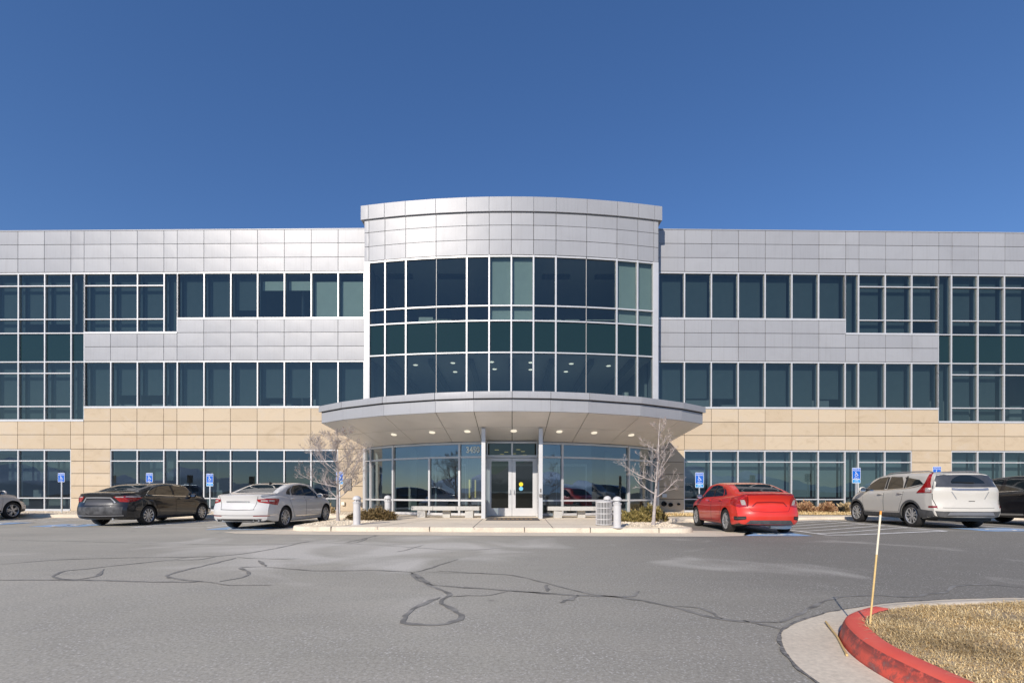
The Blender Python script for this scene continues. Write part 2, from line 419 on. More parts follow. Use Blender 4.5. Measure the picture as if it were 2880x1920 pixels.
TH = math.asin(0.015)
SM = [0.0, 1.33] + [1.33+1.376*k for k in range(1, 7)]          # seven wide bays by the bow
SM += [SM[-1]+0.688]; SM += [SM[-1]+1.376*k for k in (1,2,3)]    # narrow bay, three wide
SM += [SM[-1]+0.688]; SM += [SM[-1]+1.376*k for k in range(1, 6)]
TOWER = 11; NARROW = (7, 11)                                      # index of the bay that starts there
END = SM[-1]
Z3T, Z3S, Z3L, Z2T, Z2S, ZST, ZG = 12.37, 9.93, 9.22, 7.85, 5.42, 4.75, 3.335
ZB = 0.17
MW = 0.062   # mullion width
GD = -0.09   # glass plane
for side in (-1, 1):
    A = Vector((CX + side*7.47, 24.18)); D = Vector((side*math.cos(TH), math.sin(TH)))
    F = Facet(A, A + D*END)
    # backing behind the sheets, with the joints showing dark
    bk = MB()
    fbox(bk, F, -0.2, END, -0.30, -0.030, Z3T+0.005, 14.46)
    fbox(bk, F, -0.2, SM[7], -0.30, -0.030, Z2T+0.005, Z3S-0.005)
    fbox(bk, F, SM[7]+.002, SM[TOWER], -0.30, -0.030, Z2T+0.005, Z3L-0.005)
    fbox(bk, F, -0.2, SM[TOWER], -0.30, -0.030, ZG+0.005, Z2S-0.005)
    fbox(bk, F, SM[TOWER]+.002, END, -0.30, -0.030, ZG+0.005, ZST-0.005)
    fbox(bk, F, SM[10]+.005, SM[12]-.005, -0.30, -0.030, ZB, ZG)
    fbox(bk, F, -0.3, SM[1]-.005, -0.30, -0.030, ZB, ZG)
    bpart('wall_backing', bk, M['joint'])
    m1 = MB(); clad(m1, F, [-0.25]+SM[1:], [Z3T, 13.08, 13.79, 14.48], jit=0.0015)
    bpart('metal_cladding', m1, M['panel']); m1 = MB()
    clad(m1, F, [-0.25]+SM[1:8], [Z2T, 8.56, 9.27, Z3S], jit=0.0015)
    clad(m1, F, SM[7:TOWER+1], [Z2T, 8.56, Z3L], jit=0.0015)
    bpart('metal_cladding', m1, M['panel'])
    cp = MB(); fbox(cp, F, -0.25, END, -0.5, 0.012, 14.482, 14.53)
    bpart('roof_coping', cp, M['panel'])
    s1 = MB()
    clad(s1, F, [-0.25]+SM[1:TOWER+1], [ZST, Z2S], jit=0.002)
    clad(s1, F, [-0.25]+SM[1:], [ZG, 4.07, ZST], jit=0.002)
    ez = [ZB, 0.83, 1.46, 2.09, 2.72, ZG]
    clad(s1, F, [SM[10], SM[11]+0.0, SM[12]], ez, jit=0.002)
    clad(s1, F, [-0.25, SM[1]], ez, jit=0.002)
    bpart('stone_cladding', s1, M['stone'])
    pl = MB()
    fbox(pl, F, -0.3, END, -0.25, 0.02, 0.05, ZB-0.002)
    bpart('plinth', pl, M['kerb'])
    # ---------- frames
    def hbar(mb, t0, t1, z, h=MW, d0=-0.22, d1=-0.022): fbox(mb, F, t0, t1, d0, d1, z-h/2, z+h/2)
    def vbar(mb, t, z0, z1, w=MW, d0=-0.24, d1=-0.018): fbox(mb, F, t-w/2, t+w/2, d0, d1, z0, z1)
    # upper band by the bow
    def band(name, i0, i1, z0, z1, rails=(), narrow_rails=()):
        fr = MB()
        hbar(fr, SM[i0], SM[i1], z0+0.05, 0.10, d1=0.02); hbar(fr, SM[i0], SM[i1], z1-0.045, 0.075)
        for i in range(i0, i1+1): vbar(fr, SM[i], z0+0.1, z1-0.0825, MW if 0 < i < i1 else MW)
        for i in range(i0, i1):
            for z in (narrow_rails if i in NARROW else rails):
                hbar(fr, SM[i]+MW/2, SM[i+1]-MW/2, z, MW*0.85)
        bpart(name, fr, M['alu'])
    band('window_frame', 0, 7, Z3S, Z3T)
    band('window_frame', 7, TOWER, Z3L, Z3T, (11.69, 9.98))
    band('window_frame', 0, TOWER, Z2S, Z2T)
    TR = (11.69, 9.98, 9.27, 7.80, 7.22, 5.52)
    band('curtain_wall_frame', TOWER, len(SM)-1, ZST, Z3T, TR, (9.27, 7.80))
    band('window_frame', 1, 10, ZB, ZG, (2.73, 0.83), ())
    band('window_frame', 12, len(SM)-1, ZB, ZG, (2.73, 0.83), ())
    # ---------- panes, each bay a window
    for i in range(0, 7):
        t0, t1 = SM[i]+0.02, SM[i+1]-0.02
        bl, bm_, bz = 0.34, 'blind', None
        if side < 0:
            if i in (0, 1): bm_ = 'blind_light'; bl = 0.22; bz = (Z3S, Z3T-0.42)
            if i in (2, 3): bz = (11.55, Z3T-0.35); bm_ = 'blind_light'; bl = 0.3
            if i == 4: bz = (10.55, Z3T)
        window(F, t0, t1, GD, [(Z3S+0.08, Z3T-0.06)], bl, bm_, bz)
        window(F, t0, t1, GD, [(Z2S+0.08, Z2T-0.06)], 0.36, 'blind', (Z2S+(0.6 if (i*7+side) % 5 in (0, 3) else 0.1), Z2T))
    for i in range(7, TOWER):
        t0, t1 = SM[i]+0.02, SM[i+1]-0.02
        rows = [(Z3L+0.08, 9.98), (9.98, 11.69), (11.69, Z3T-0.06)]
        window(F, t0, t1, GD, rows, 0.34, 'blind', (Z3L+(0.05 if side < 0 or i != 10 else 0.85), Z3T))
        window(F, t0, t1, GD, [(Z2S+0.08, Z2T-0.06)], 0.36, 'blind', (Z2S+(0.75 if i in (8, 9) and side < 0 else 0.1), Z2T))
    for i in range(TOWER, len(SM)-1):
        t0, t1 = SM[i]+0.02, SM[i+1]-0.02
        for rows, z0, z1 in (([(ZST+0.08, 5.52), (5.52, 7.22), (7.22, 7.80)], ZST+(0.1 if side < 0 or i < 14 else 9), 7.8), ([(9.27, 9.98), (9.98, 11.69), (11.69, Z3T-0.06)], 9.27+(0.1 if i in (11, 14) else 0.6), Z3T)):
            w = window(F, t0, t1, GD, rows, name='curtain_wall_window')
            if z0 < z1:
                b = MB(); b.quad([F.p(t0+0.04,GD-0.34,z0), F.p(t1-0.04,GD-0.34,z0), F.p(t1-0.04,GD-0.34,z1), F.p(t0+0.04,GD-0.34,z1)])
                bpart('blind', b, M['blind'], w, recalc=False)
        sp = MB(); fbox(sp, F, t0, t1, GD-0.03, GD, 7.80, 9.27); bpart('spandrel_panel', sp, M['spandrel'])
    for i in list(range(1, 10)) + list(range(12, len(SM)-1)):
        t0, t1 = SM[i]+0.02, SM[i+1]-0.02
        rows = [(ZB+0.09, 0.83), (0.83, 2.73), (2.73, ZG-0.06)] if i not in NARROW else [(ZB+0.09, ZG-0.06)]
        if side > 0: window(F, t0, t1, GD, rows, 0.5, 'blind_mid', (0.95, ZG), 'glass_low')
        else: window(F, t0, t1, GD, rows, 0.7, 'blind', (1.75, 2.95), 'glass_low') if i in (8, 12, 13, 14) else window(F, t0, t1, GD, rows, gmat='glass_low')
    # ---------- rooms behind the glass
    ins = MB()
    for z0, z1 in ((ZG-0.02, ZST), (7.79, 9.2), (Z3T-0.02, 13.4)):
        fbox(ins, F, -0.1, END, -8.0, -0.301, z0, z1)
    bpart('floor_slab', ins, M['int_ceil'])
    fl = MB()
    for z in (0.10, ZST+0.006, 9.206): fbox(fl, F, -0.1, END, -8.0, -0.31, z-0.004 if z > 1 else 0, z)
    bpart('carpet', fl, M['int_floor'])
    wl = MB()
    for z0, z1 in ((0.10, ZG-0.03), (ZST+.01, 7.78), (9.21, Z3T-0.03)):
        fbox(wl, F, -0.1, END, -7.9, -7.7, z0, z1)
        for t in (3.6, 9.0, 13.7, END-0.2): fbox(wl, F, t, t+0.12, -7.69, -1.2 if z0 > 1 else -2.5, z0, z1)
    bpart('interior_wall', wl, M['int_wall'])
    fur = MB()
    for k in range(9):
        t = 1.6+k*2.1+random.uniform(-.3, .3)
        fbox(fur, F, t, t+1.3, -1.6, -0.9, 0.10, 0.85); fbox(fur, F, t+.3, t+.8, -2.3, -1.9, 0.10, 1.25)
        fbox(fur, F, t, t+1.2, -0.75, -0.55, Z2S-0.62, Z2S+0.30+0.25*(k % 3 == 0))
    bpart('office_furniture', fur, M['int_wall'])

# ------------------------------------------------------------------ bowed bay over the entrance
RB, YB = 35.5, 22.47
def bow(x): return (CX + x, YB + RB - math.sqrt(RB*RB - x*x))
XB = [-7.16, -6.92, -6.10, -5.06, -3.58, -2.11, -1.047, 0, 1.047, 2.11, 3.58, 5.06, 6.10, 6.92, 7.16]
THIN = (-3.58, 3.58)
frame = MB(); sheet = MB(); back = MB(); corn = MB(); cback = MB(); span = MB()
BZ = (4.5, 7.76, 9.26, 9.97, 12.35)
for k in range(len(XB)-1):
    a, b = XB[k], XB[k+1]
    F = Facet(bow(a), bow(b)); n = F.len
    clad(sheet, F, [0, n], [12.35, 13.06, 13.74, 14.36], jit=0.002)
    fbox(back, F, -0.004, n+0.004, -0.30, -0.030, 12.355, 14.34)
    e0 = -0.16 if k == 0 else 0; e1 = n+0.16 if k == len(XB)-2 else n
    clad(corn, F, [e0, e1], [14.35, 15.05], d=0.08, th=0.03)
    fbox(cback, F, e0+.01 if k == 0 else e0, e1-.01 if k == len(XB)-2 else e1, -0.30, 0.048, 14.352, 15.04)
    if k in (0, len(XB)-2):
        fbox(frame, F, 0, n, -0.30, 0.0, 3.4, 12.35); continue
    for z, h in ((BZ[1], .06), (BZ[2], .06), (BZ[3], .06), (12.31, .08)):
        fbox(frame, F, 0.02, n-0.02, -0.20, -0.03, z-h/2, z+h/2)
    fbox(span, F, 0, n, GD-0.03, GD, BZ[1], BZ[2])
    light = k in (6, 7, 11, 12)
    window(F, 0.0, n, GD, [(BZ[0], BZ[1])], name='bow_window')
    window(F, 0.0, n, GD, [(BZ[2], BZ[3]), (BZ[3], 12.30)], 0.16 if light else None, 'blind_light', (BZ[2], 12.28), name='bow_window')
for x in XB[1:-1]:
    F = Facet(bow(x-0.001), bow(x+0.001))
    if x in THIN: continue
    fbox(frame, F, -0.035+.001, 0.037, -0.25, -0.012, 4.5, 12.35)
th = MB()
for x in THIN:
    F = Facet(bow(x-0.001), bow(x+0.001)); fbox(th, F, -0.012, 0.014, -0.12, -0.07, 4.5, 12.27)
bpart('glazing_joint', th, M['alu_thin'])
bpart('curtain_wall_frame', frame, M['alu']); bpart('metal_cladding', sheet, M['panel']); bpart('wall_backing', back, M['joint'])
co = bpart('cornice', corn, M['panel']); bpart('cornice_core', cback, M['panel'], co); bpart('spandrel_panel', span, M['spandrel'])
rt = MB()
for sgn in (-1, 1):
    x0, x1 = sorted((sgn*7.13, sgn*7.05))
    rt.box(CX+x0, CX+x1, 23.30, 24.6, 3.4, 14.34)
    x0, x1 = sorted((sgn*7.31, sgn*7.1))
    rt.box(CX+x0, CX+x1, 23.22, 30.0, 14.37, 15.04)
    x0, x1 = sorted((sgn*7.12, sgn*7.02))
    rt.box(CX+x0, CX+x1, 24.62, 30.0, 13.0, 14.36)
bpart('return_wall', rt, M['panel'])
def arc_poly(f, xs, off, yback, half):
    front = [(f(x)[0], f(x)[1]+off) for x in xs]
    return front + [(CX+half, yback), (CX-half, yback)]
sl = MB(); xs = np.linspace(-7.0, 7.0, 17)
for z0, z1 in ((7.80, 9.2), (12.33, 13.4)): sl.prism(arc_poly(bow, xs, 0.31, 32.5, 7.0), z0, z1)
bpart('floor_slab', sl, M['lobby_white'])
rf = MB(); rf.box(CX-7.1, CX+7.1, 23.6, 30, 14.40, 14.60); bpart('roof_deck', rf, M['int_wall'])
fl = MB()
fl.prism(arc_poly(bow, xs, 0.33, 32.4, 6.98), 9.204, 9.21); bpart('carpet', fl, M['int_floor'])
fl = MB(); fl.prism(arc_poly(bow, xs, 0.33, 32.4, 6.98), ZST+.004, ZST+0.01); bpart('lobby_floor', fl, M['lobby_stone'])
wl = MB()
wl.box(CX-7.0, CX+7.0, 32.3, 32.5, 0.1, 13.0)
for x in (-7.0, 6.88): wl.box(CX+x, CX+x+0.12, 24.6, 32.3, 0.1, 13.0)
bpart('interior_wall', wl, M['int_wall'])
cols = MB()
for x, y in ((-5.2,26.5),(-1.75,25.2),(-1.3,28),(0.05,25.8),(0.55,27.5),(2.9,26.4),(5.9,24.6),(1.4,24.4),(-3.1,28)):
    cols.lathe([(0.0,ZST+.012),(0.17,ZST+.012),(0.17,6.0+abs(x)*.05),(0.0,6.0+abs(x)*.05)], 14, c=(CX+x,y,0))
bpart('interior_column', cols, M['int_col'], smooth=50)
bm_ = MB()
for k in range(-3, 4):
    bm_.box(CX+k*2.0-0.12, CX+k*2.0+0.12, 23.7, 32.2, 7.52, 7.795)
bpart('ceiling_beam', bm_, M['int_wall'])
for x, y in ((-5.0,24.9),(-3.0,24.5),(-3.1,26.3),(-1.0,24.3),(-.9,25.7),(1.0,24.4),(1.05,25.8),(3.1,24.6),(3.0,26.2),(5.1,25.0)):
    l = MB(); l.lathe([(0.0,7.78),(0.11,7.78),(0.11,7.797)], 14, c=(CX+x,y,0)); bpart('ceiling_light', l, M['lamp_int'])
desk = MB()
for x in (-4.5,-2.4,1.9,3.7): desk.box(CX+x, CX+x+1.5, 23.75, 24.4, 9.72, 9.76); desk.box(CX+x+.7, CX+x+.8, 24.0, 24.1, 9.21, 9.72)
desk.box(CX-4.6, CX-3.9, 23.7, 23.9, 9.21, 9.85)
bpart('office_desk', desk, M['int_col'])
soff = MB()
for k in range(5):
    soff.box(CX-6.5+k*2.7, CX-5.1+k*2.7, 24.4, 24.75, 12.20, 12.325)
bpart('ceiling_grille', soff, M['int_floor'])

# ------------------------------------------------------------------ glazed entrance below (tighter curve)
RS, YS = 9.66, 20.0
def ent(x): return (CX + x, YS + RS - math.sqrt(RS*RS - x*x))
def ent_px(u):                                   # where a sight line at that lateral slope meets the curve
    lo, hi = 0, 7.2
    for _ in range(50):
        mid = (lo+hi)/2
        if mid/ent(mid)[1]*FPX < u: lo = mid
        else: hi = mid
    return lo
EX = [1.17, ent_px(118), ent_px(270.5), ent_px(322), 7.09]
ELOW = ent_px(187)
EZ0, EZ1, EZ2, EZ3 = 0.17, 0.81, 2.64, 3.26
for sgn in (-1, 1):
    ef = MB()
    for k in range(4):
        a, b = EX[k], EX[k+1]
        steps = [a, ELOW, b] if k == 1 else [a, (a+b)/2, b]
        gp = MB()
        for q, (p0, p1) in enumerate(zip(steps, steps[1:])):
            F = Facet(ent(sgn*p0), ent(sgn*p1)); n = F.len
            for z, h in ((EZ0+0.05, 0.10), (EZ1, 0.075), (EZ2, 0.075), (EZ3-0.035, 0.09)):
                if k == 3 and z == EZ2: h = 0.03
                fbox(ef, F, 0, n, -0.10, 0.02, z-h/2, z+h/2)
            for z0, z1 in ((EZ0+0.09, EZ1), (EZ1, EZ2), (EZ2, EZ3-0.07)): pane(gp, F, 0, n, -0.04, z0, z1, 0.001)
        bpart('entrance_window', gp, M['glass_dark'], recalc=False)
        F = Facet(ent(sgn*(b-0.001)), ent(sgn*(b+0.001)))
        w = 0.045 if k < 3 else 0.11
        fbox(ef, F, 0.001-w, 0.001+w, -0.16, 0.045, EZ0, EZ3)
    if sgn < 0:
        F = Facet(ent(sgn*(ELOW-0.001)), ent(sgn*(ELOW+0.001))); fbox(ef, F, -0.04, 0.042, -0.14, 0.04, EZ0, EZ2)
    bpart('entrance_frame', ef, M['alu'])
# street number on the glass by the door
def text_mb(body, size, F3, mi=0, align='CENTER', font_w=1.0, bold=0.0):
    cu = bpy.data.curves.new('t', 'FONT'); cu.body = body; cu.size = size; cu.align_x = align; cu.align_y = 'CENTER'; cu.offset = bold
    ob = bpy.data.objects.new('t', cu)
    me = bpy.data.meshes.new_from_object(ob)
    mb = MB()
    mb.v = [F3(v.co.x*font_w, v.co.y) for v in me.vertices]
    mb.f = [tuple(p.vertices) for p in me.polygons]; mb.mi = [0]*len(mb.f)
    bpy.data.objects.remove(ob); bpy.data.curves.remove(cu); bpy.data.meshes.remove(me)
    return mb
Fn = Facet(ent(-EX[1]), ent(-1.17))
tn = text_mb('3450', 0.36, lambda x, y: Fn.p(Fn.len*0.50+x+.07, 0.0, 2.935+y), font_w=0.82, bold=0.012)
bpart('street_number', tn, M['number'], recalc=False)
# portal: two posts, glazed fins, door pair with transom
YD, YP = 19.86, 18.2
PF = MB()
for sgn in (-1, 1):
    x0, x1 = sorted((sgn*1.02, sgn*1.17))
    pf = MB(); pf.box(CX+0.05+x0, CX+0.05+x1, YP, YP+0.30, 0.15, 3.60)
    po = bpart('portal_post', pf, M['alu'], bevel=0.006)
    x0, x1 = sorted((sgn*1.05, sgn*1.13))
    X0, X1 = CX+0.05+x0, CX+0.05+x1
    for z0, z1 in ((0.15,0.27),(0.78,0.86),(2.60,2.68),(3.20,3.40)): PF.box(X0, X1, YP+.302, YD-.052, z0, z1)
    PF.box(X0, X1, YD-0.6, YD-0.5, 0.86, 2.6)
    lo = MB(); lo.box(X0+.02, X1-.02, YP+.302, YD-.052, 0.27, 0.78); bpart('fin_panel', lo, M['alu'])
    gp = MB(); xm = (X0+X1)/2
    gp.quad([(xm,YP+.3,.86),(xm,YD-.05,.86),(xm,YD-.05,2.6),(xm,YP+.3,2.6)]); gp.quad([(xm,YP+.3,2.68),(xm,YD-.05,2.68),(xm,YD-.05,3.2),(xm,YP+.3,3.2)])
    bpart('fin_glass', gp, M['glass_dark'], recalc=False)
    if sgn > 0:
        cr = MB(); cr.box(CX+1.12, CX+1.165, YP-0.03, YP-.001, 1.16, 1.30); cr.box(CX+1.09, CX+1.20, YP-0.06, YP-.001, 0.98, 1.09)
        bpart('card_reader', cr, M['bronze'], po)
bpart('fin_frame', PF, M['alu'])
dfm = MB()
xl, xr = CX+0.05-1.06, CX+0.05+1.06
dfm.box(xl, xl+0.05, YD-.05, YD+.12, 0.15, 3.27); dfm.box(xr-0.05, xr, YD-.05, YD+.12, 0.15, 3.27)
dfm.box(xl+.05, xr-.05, YD-.05, YD+.12, 3.19, 3.27); dfm.box(xl+.05, xr-.05, YD-.05, YD+.12, 2.60, 2.70)
dfm.box((xl+xr)/2-.035, (xl+xr)/2+.035, YD-.04, YD+.11, 2.70, 3.19)
bpart('door_frame', dfm, M['alu'])
tg = MB(); tg.quad([(xl,YD+.02,2.7),(xr,YD+.02,2.7),(xr,YD+.02,3.19),(xl,YD+.02,3.19)]); bpart('transom_window', tg, M['glass_door'], recalc=False)
for sgn in (-1, 1):
    xa, xb = sorted(((xl+xr)/2 + sgn*0.006, (xl+xr)/2 + sgn*1.004))
    d = MB(); y0, y1 = YD-.03, YD+.03
    d.box(xa, xa+.145, y0, y1, .17, 2.58); d.box(xb-.145, xb, y0, y1, .17, 2.58)
    d.box(xa+.145, xb-.145, y0, y1, .17, .50); d.box(xa+.145, xb-.145, y0, y1, 2.45, 2.58)
    dr = bpart('door', d, M['alu'])
    g = MB(); g.quad([(xa+.14,YD,.5),(xb-.14,YD,.5),(xb-.14,YD,2.45),(xa+.14,YD,2.45)]); bpart('door_glass', g, M['glass_door'], dr, recalc=False)
    pb = MB(); pb.box(xa+.12, xb-.12, YD+.06, YD+.10, 1.13, 1.19); bpart('push_bar', pb, M['alu'], dr)
    h = MB(); hx = (xl+xr)/2+sgn*0.075
    h.tube([(hx,YD-.03,1.26),(hx,YD-.09,1.26),(hx,YD-.09,1.10),(hx,YD-.03,1.10)], .013, 6); h.tube([(hx+sgn*-.02,YD-.09,1.10),(hx+sgn*.08,YD-.09,1.10)], .012, 6)
    bpart('handle', h, M['steel'], dr)
    if sgn > 0:
        for z, mt in ((1.49,'yellow'),(1.31,'skyblue')):
            s = MB(); s.lathe([(0.0,0),(0.088,0),(0.088,-.004),(0,-.004)], 24, 'y', c=((xa+xb)/2-.13,YD-.012,z)); bpart('door_sticker', s, M[mt], dr)
# lobby behind the entrance
lb = MB(); xs = np.linspace(-7.0, 7.0, 25)
lb.prism(arc_poly(ent, xs, 0.18, 23.3, 7.0), 3.25, 3.32); lb.box(CX-7, CX+7, 23.3, 32.3, 3.25, 3.32)
bpart('lobby_ceiling', lb, M['int_ceil'])
lf = MB(); lf.prism(arc_poly(ent, xs, 0.02, 32.3, 7.0), 0.05, 0.168); bpart('lobby_floor', lf, M['int_floor'])
lw = MB()
for x in (-4.9,-2.6,2.6,4.9):
    lw.box(CX+x-.16, CX+x+.16, 24.0, 24.3, .17, 3.25)
for x in (-2.05,-1.5,1.5,2.05): lw.box(CX+x-.03, CX+x+.03, 22.0, 22.1, .17, 3.25)
lw.box(CX-6.9, CX-1.4, 27.0, 27.2, .17, 3.25); lw.box(CX+1.4, CX+6.9, 27.0, 27.2, .17, 3.25)
bpart('lobby_wall', lw, M['int_wall'])
fr = MB()
for x0, x1 in ((-3.6,-2.1),(-1.35,1.35),(2.1,3.6)):
    fr.box(CX+x0, CX+x0+.07, 22.6, 22.7, .17, 2.5); fr.box(CX+x1-.07, CX+x1, 22.6, 22.7, .17, 2.5); fr.box(CX+x0+.07, CX+x1-.07, 22.6, 22.7, 2.4, 2.5)
bpart('inner_door_frame', fr, M['alu'])
for x, y in ((-.7,23.4),(-.25,24.6),(.35,23.2),(.6,24.2),(-.5,26.0),(.15,25.6),(.75,26.4)):
    l = MB(); l.box(CX+x-.1, CX+x+.1, y-.1, y+.1, 3.225, 3.245); bpart('ceiling_light', l, M['lamp_yellow'])
for x, y in ((-1.95,22.4),(-1.72,23.0)):
    l = MB(); l.lathe([(0,.9),(.035,.9),(.035,1.75),(0,1.75)], 8, c=(CX+x,y,0)); bpart('wall_lamp', l, M['lamp_yellow'], smooth=40)

# ------------------------------------------------------------------ canopy
ZCT, ZCM, ZCB = 4.66, 4.405, 3.97
cu = [0, 88, 176, 295, 388.5, 437.5]
def canopy_r(u):                                 # point of the outer edge on that sight line
    RC, Y0 = 11.85, 16.6
    lo, hi = 0, 8.2
    for _ in range(50):
        mid = (lo+hi)/2; y = Y0 + RC - math.sqrt(RC*RC-mid*mid)
        if mid/y*FPX < u: lo = mid
        else: hi = mid
    return (lo, Y0+RC-math.sqrt(RC*RC-lo*lo))
half = [canopy_r(u) for u in cu]
outer = [(-x, y) for x, y in half[:0:-1]] + half
inx = [0, 1.28, 2.55, 4.25, 5.95, 7.05]
inner_h = [(x, ent(x)[1]-0.03) for x in inx]
inner = [(-x, y) for x, y in inner_h[:0:-1]] + inner_h
fas = MB(); cap = MB(); sof = MB(); cbk = MB()
cxp = CX + 0.05
O = [Vector((x+cxp, y)) for x, y in outer]; I = [Vector((x+cxp, y)) for x, y in inner]
for k in range(len(O)-1):
    F = Facet(O[k], O[k+1]); n = F.len
    clad(fas, F, [0, n], [ZCB, ZCM-0.012], g=0.010)
    e0 = -0.09 if k == 0 else 0; e1 = n+0.09 if k == len(O)-2 else n
    clad(cap, F, [e0, e1], [ZCM+0.012, ZCT], g=0.010, d=0.085, th=0.1)
    fbox(cbk, F, 0, n, -0.10, -0.030, ZCB+.01, ZCT-.02)
    # two rings of soffit sheets, rising outwards
    for q, (a, b) in enumerate(((0.012, 0.472), (0.481, 0.99))):
        def pt(P, Q, t, z_add=0): v = P.lerp(Q, t); return (v.x, v.y, ZCB+0.004 + (EZ3+0.02-ZCB)*t + z_add)
        e = 0.012/n
        A0, A1 = O[k].lerp(O[k+1], e), O[k].lerp(O[k+1], 1-e); B0, B1 = I[k].lerp(I[k+1], e), I[k].lerp(I[k+1], 1-e)
        sof.hexa([pt(A0,B0,a), pt(A1,B1,a), pt(A1,B1,b), pt(A0,B0,b), pt(A0,B0,a,.03), pt(A1,B1,a,.03), pt(A1,B1,b,.03), pt(A0,B0,b,.03)])
CAN = bpart('canopy', fas, M['panel'])
bpart('canopy_cap', cap, M['panel'], CAN); bpart('soffit', sof, M['soffit'], CAN)
n = len(O)
for k in range(n-1):
    cbk.quad([(O[k].x,O[k].y,ZCB+.040),(O[k+1].x,O[k+1].y,ZCB+.040),(I[k+1].x,I[k+1].y,EZ3+.056),(I[k].x,I[k].y,EZ3+.056)])
    cbk.quad([(O[k].x,O[k].y,ZCT-.03),(O[k+1].x,O[k+1].y,ZCT-.03),(I[k+1].x,I[k+1].y+2.0,ZCT-.02),(I[k].x,I[k].y+2.0,ZCT-.02)])
for e in (0, n-1):
    cbk.quad([(O[e].x,O[e].y,ZCB),(I[e].x,I[e].y+.9,EZ3),(I[e].x,I[e].y+.9,ZCT-.02),(O[e].x,O[e].y,ZCT-.02)])
bpart('canopy_core', cbk, M['joint'], CAN, recalc=False)
for px, t in ((904,.60),(991.7,.60),(1074,.605),(1179,.606),(1283.5,.605),(1364,.60),(1449,.60)):
    u = px-1176.0
    best = None
    for k in range(n-1):
        for w in np.linspace(0, 1, 41):
            q = O[k].lerp(O[k+1], w).lerp(I[k].lerp(I[k+1], w), t)
            e = abs(q.x/q.y*FPX - u)
            if best is None or e < best[0]: best = (e, q)
    q = best[1]; z = ZCB + (EZ3+.02-ZCB)*t
    l = MB(); l.lathe([(0.0,z-.014),(0.085,z-.014),(0.105,z-.022),(0.12,z-.02),(0.12,z+.02)], 22, c=(q.x,q.y,0))
    # follow the slope of the soffit
    l.v = [(x, y, zz - 0.19*(y-q.y)) for x, y, zz in l.v]
    dl = bpart('downlight', l, [M['lamp']], CAN, smooth=40)

# ------------------------------------------------------------------ fittings on the stone beside the entrance
sd = []
for side in (-1, 1):
    A = Vector((CX + side*7.47, 24.18)); D = Vector((side*math.cos(TH), math.sin(TH))); sd.append(Facet(A, A+D*5))
FL, FR = sd
fp = MB(); fbox(fp, FL, 0.62, 1.05, 0.003, 0.05, 1.25, 1.85); bpart('wall_plaque', fp, M['bronze'])
vb = MB(); fbox(vb, FL, 0.95, 1.10, 0.003, 0.12, 0.50, 0.66); bpart('wall_valve', vb, M['int_col'])
def outlet(F, t, z, r):
    q = F.p(t, 0, z)
    o = MB(); o.lathe([(r*1.25,0),(r*1.25,-.02),(r,-.03),(r,-.16),(r*.8,-.16),(r*.75,-.03),(0,-.03)], 18, 'y', c=(q[0],q[1]-.003,z))
    bpart('hose_outlet', o, M['dark'] if F is FR else M['bronze'], smooth=40)
outlet(FR, 0.28, 0.60, .105); outlet(FR, 0.62, 0.55, .085); outlet(FR, 1.02, 0.58, .05); outlet(FL, 0.12, 0.55, .09)
pb = MB(); fbox(pb, FR, 0.18, 0.42, 0.003, 0.05, 0.92, 1.10); bpart('wall_box', pb, M['alu'])
# ------------------------------------------------------------------ ground, kerbs, markings
def sstep(a, b, x):
    t = min(1, max(0, (x-a)/(b-a))); return t*t*(3-2*t)
def gz(x, y): return 0.115*sstep(8.6, 12.0, x)*sstep(8.0, 13.5, y)
def ground_at(px, py, z=0.0):                     # photo sight line meeting a level
    y = (EYE-z)*FPX/(py-YH); return ((px-1176)/FPX*y, y)
far = MB(); far.quad([(-3000,-3000,-0.12),(3000,-3000,-0.12),(3000,3000,-0.12),(-3000,3000,-0.12)])
struct('ground', far, principled('distant_ground', (0.16,0.145,0.11), 0.95, noise=0.4, nscale=0.05))
lot = MB()
gx = np.concatenate([np.linspace(-70,-42,8), np.linspace(-40,44,113), np.linspace(46,70,7)]); gy = np.concatenate([np.linspace(-60,-4,12), np.linspace(-2,24.0,53)])
lot.grid([[(x, y, gz(x,y)) for x in gx] for y in gy])
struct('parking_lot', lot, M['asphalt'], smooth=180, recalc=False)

def miter(path, d):
    out = []
    for i, p in enumerate(path):
        p = Vector(p); a = Vector(path[max(i-1,0)]); b = Vector(path[min(i+1,len(path)-1)])
        d1 = (p-a).normalized() if i else (b-p).normalized(); d2 = (b-p).normalized() if i < len(path)-1 else d1
        n1 = Vector((-d1.y, d1.x)); n2 = Vector((-d2.y, d2.x)); m = (n1+n2).normalized()
        out.append(p + m*(d/max(0.35, m.dot(n1))))
    return out
def fillet(pts, r, n=7):
    out = [Vector(pts[0])]
    for i in range(1, len(pts)-1):
        p, a, b = Vector(pts[i]), Vector(pts[i-1]), Vector(pts[i+1])
        q = r[i] if hasattr(r, '__len__') else r
        if q <= 0: out.append(p); continue
        u, v = (a-p).normalized(), (b-p).normalized()
        p0, p1 = p+u*q, p+v*q
        for k in range(n+1):
            t = k/n; out.append(p0.lerp(p, t).lerp(p.lerp(p1, t), t))
    out.append(Vector(pts[-1])); return out
def resamp(path, step):
    out = [Vector(path[0])]
    for a, b in zip(path, path[1:]):
        a, b = Vector(a), Vector(b); n = max(1, int((b-a).length/step))
        for k in range(1, n+1): out.append(a.lerp(b, k/n))
    return out
def strip3(mb, path, prof, zf=None):
    # prof: list of (offset to the left, height)
    offs = [miter(path, o) for o, h in prof]
    mb.grid([[(offs[j][i].x, offs[j][i].y, prof[j][1] + (zf(offs[j][i].x, offs[j][i].y) if zf else 0)) for j in range(len(prof))] for i in range(len(path))])
HP = 0.15
def hp(x): return 0.07*sstep(8.6, 12.0, x)
